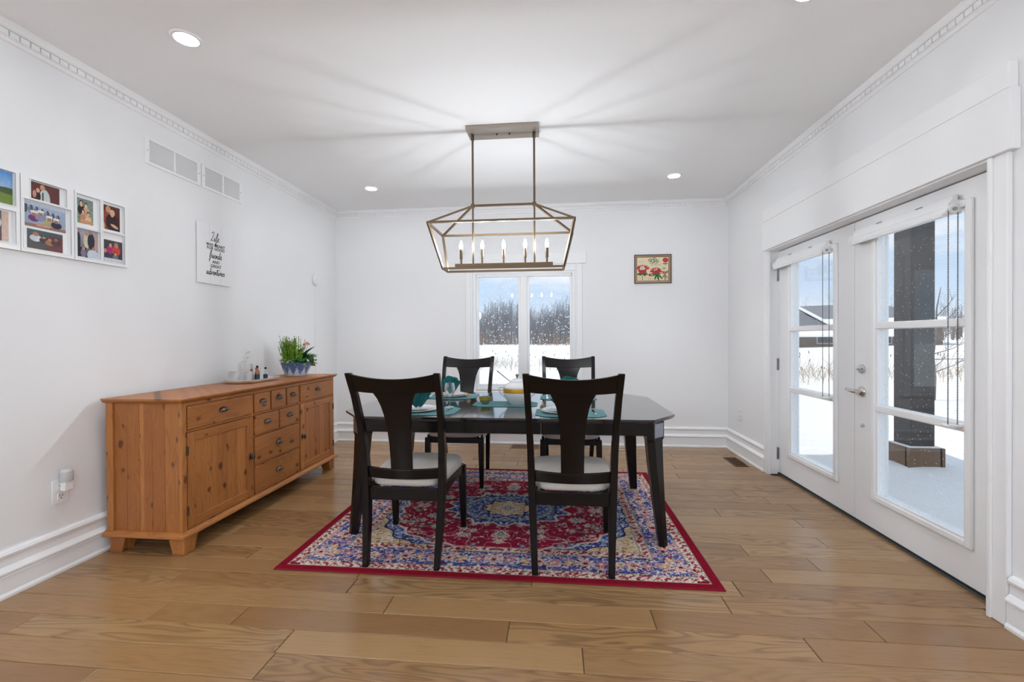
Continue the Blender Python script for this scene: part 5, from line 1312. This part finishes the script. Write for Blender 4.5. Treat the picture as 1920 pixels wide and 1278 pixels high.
wood('far_hedgerow', 'far line of bare brown trees across the field outside the double doors', 520, lambda r: r.uniform(38, 88), lambda r: r.uniform(60, 84), (2.4, 4.8), 4, 18, .06, plain('brown_twigs', (122, 108, 100), .95, vary=.3))
wood('tall_bare_trees', 'thin tall bare trees rising over the far hedgerow outside the double doors', 34, lambda r: r.uniform(46, 96), lambda r: r.uniform(90, 104), (8, 12.5), 6, 40, .05)

def young_tree():
    o = thing('bare_tree', 'young leafless tree standing in the snow beyond the porch post', 'tree', (10.15, 13.0, terrain(10.15, 13.0))); rr = random.Random(12)
    tr = MB(); tr.tube([(0, 0, -.1), (.03, .0, .6), (.0, .02, 1.2), (.06, .0, 1.8), (.10, .02, 2.5), (.2, .02, 3.05)], [.045, .04, .034, .026, .016, .006], 8); t = obj('trunk', tr, M['bark'], o, smooth=True)
    for z, a, l, up in ((.75, 0, .95, .5), (1.0, 3.0, .8, .6), (1.25, .2, 1.1, .35), (1.5, 3.3, .55, .9), (1.6, 5.9, 1.0, .75), (1.85, .3, .95, .8), (2.0, 3.1, .5, 1.0), (2.2, .1, .6, 1.1), (1.1, 5.6, 1.0, .15), (1.4, 1.6, .8, .6), (2.35, 2.6, .4, 1.1), (.9, 4.4, .7, .5)):
        b = MB(); p = Vector((.03, 0, z)); d = Vector((math.cos(a) * l, math.sin(a) * l, up * l)); m = p + d * .5 + Vector((0, 0, -.05 * l)); q = p + d
        b.tube([p, m, q], [.014, .009, .003], 6)
        for k in range(7):
            s = p.lerp(q, rr.uniform(.3, .95)); e = s + Vector((d.x * rr.uniform(.05, .4) + rr.uniform(-.12, .12), d.y * .2 + rr.uniform(-.12, .12), rr.uniform(.08, .35))); b.tube([s, e], [.006, .002], 5)
        obj('branch', b, M['bark'], t)
young_tree()

def reeds(name, label, n, fx, fy, seed):
    rr = random.Random(seed); mb = MB(); hd = MB()
    for i in range(n):
        x, y = fx(rr), fy(rr); z = terrain(x, y); h = rr.uniform(.35, 1.0); d = Vector((rr.uniform(-.25, .35) * h, rr.uniform(-.2, .2) * h, h)); b0 = Vector((x, y, z - .05))
        twig(mb, b0, b0 + d, .007, .004)
        if rr.random() < .22: twig(hd, b0 + d, b0 + d * 1.12, .018, .015)
        for k in range(2): 
            q = b0 + d * rr.uniform(.1, .4); twig(mb, q, q + Vector((rr.uniform(-.3, .3), rr.uniform(-.2, .2), rr.uniform(.2, .5))), .009, .003)
    o = thing(name, label, 'reeds'); o['kind'] = 'stuff'
    obj('stalks', mb, M['reed'], o, kind='stuff'); obj('seed_heads', hd, M['cattail'], o, kind='stuff')
reeds('cattail_reeds', 'dry cattail reeds sticking out of the snow outside the double doors', 330, lambda r: r.uniform(7.0, 20), lambda r: r.uniform(16.5, 20.5), 7)
reeds('cattail_reeds', 'sparse dry cattail reeds in the snow behind the twin window', 200, lambda r: r.uniform(-7.5, 3.5), lambda r: r.uniform(21, 30), 8)

def far_house():
    o = thing('neighbour_house', 'distant brown brick bungalow with snowy gabled roof across the field', 'house', (31.0, 53.0, .25), -.5)
    obj('wall', MB().box(-9, 9, 0, 8, -.6, 2.0), M['brick'], o)
    rf = obj('roof', MB().loft([[(-10, -.8, 2.0), (10, -.8, 2.0), (10, 8.8, 2.0), (-10, 8.8, 2.0)], [(-4.5, 4, 4.7), (4.5, 4, 4.7), (4.5, 4.1, 4.7), (-4.5, 4.1, 4.7)]]), M['roof'], o)
    obj('gable_wall', MB().prism([(-6.4, 1.9), (-.2, 1.9), (-3.3, 3.9)], 'y', -1.6, 2), M['roof'], o)
    for s in (0, 1):
        a, b = ((-6.9, 1.75), (-3.3, 4.15)) if s == 0 else ((.3, 1.75), (-3.3, 4.15)); nx = Vector((b[0] - a[0], 0, b[1] - a[1])).normalized(); up = Vector((-nx.z, 0, nx.x)) * (.28 if s == 0 else -.28)
        P = [Vector((a[0], 0, a[1])), Vector((b[0], 0, b[1])), Vector((b[0], 0, b[1])) + up, Vector((a[0], 0, a[1])) + up]
        obj('gable_snow', MB().loft([[(p.x, -1.9, p.z) for p in P], [(p.x, 2.2, p.z) for p in P]]), M['snowroof'], rf)
    obj('roof_snow', MB().loft([[(-1.6, -.95, 1.95), (9.6, -.95, 1.95), (9.6, .9, 2.75), (-1.6, .9, 2.75)], [(-1.6, -.95, 2.15), (9.6, -.95, 2.15), (9.6, .9, 2.95), (-1.6, .9, 2.95)]]), M['snowroof'], rf)
    obj('garage_snow', MB().loft([[(-4.8, -2.6, .9), (6, -2.6, .9), (6, -.6, 2.2), (-4.8, -.6, 2.2)], [(-4.8, -2.6, 1.1), (6, -2.6, 1.1), (6, -.6, 2.4), (-4.8, -.6, 2.4)]]), M['snowroof'], rf)
    for x0 in (-7.8, -1.5, 3.5):
        w_ = obj('window', MB().box(x0, x0 + 1.6, -.08, .02, .1, 1.3), M['siding'], o); obj('pane', MB().box(x0 + .12, x0 + 1.48, -.1, -.06, .22, 1.18), M['pane_dark'], w_)
    obj('chimney', MB().box(1.5, 2.3, 4.5, 5.2, 3.8, 5.3), M['brick'], o)
far_house()
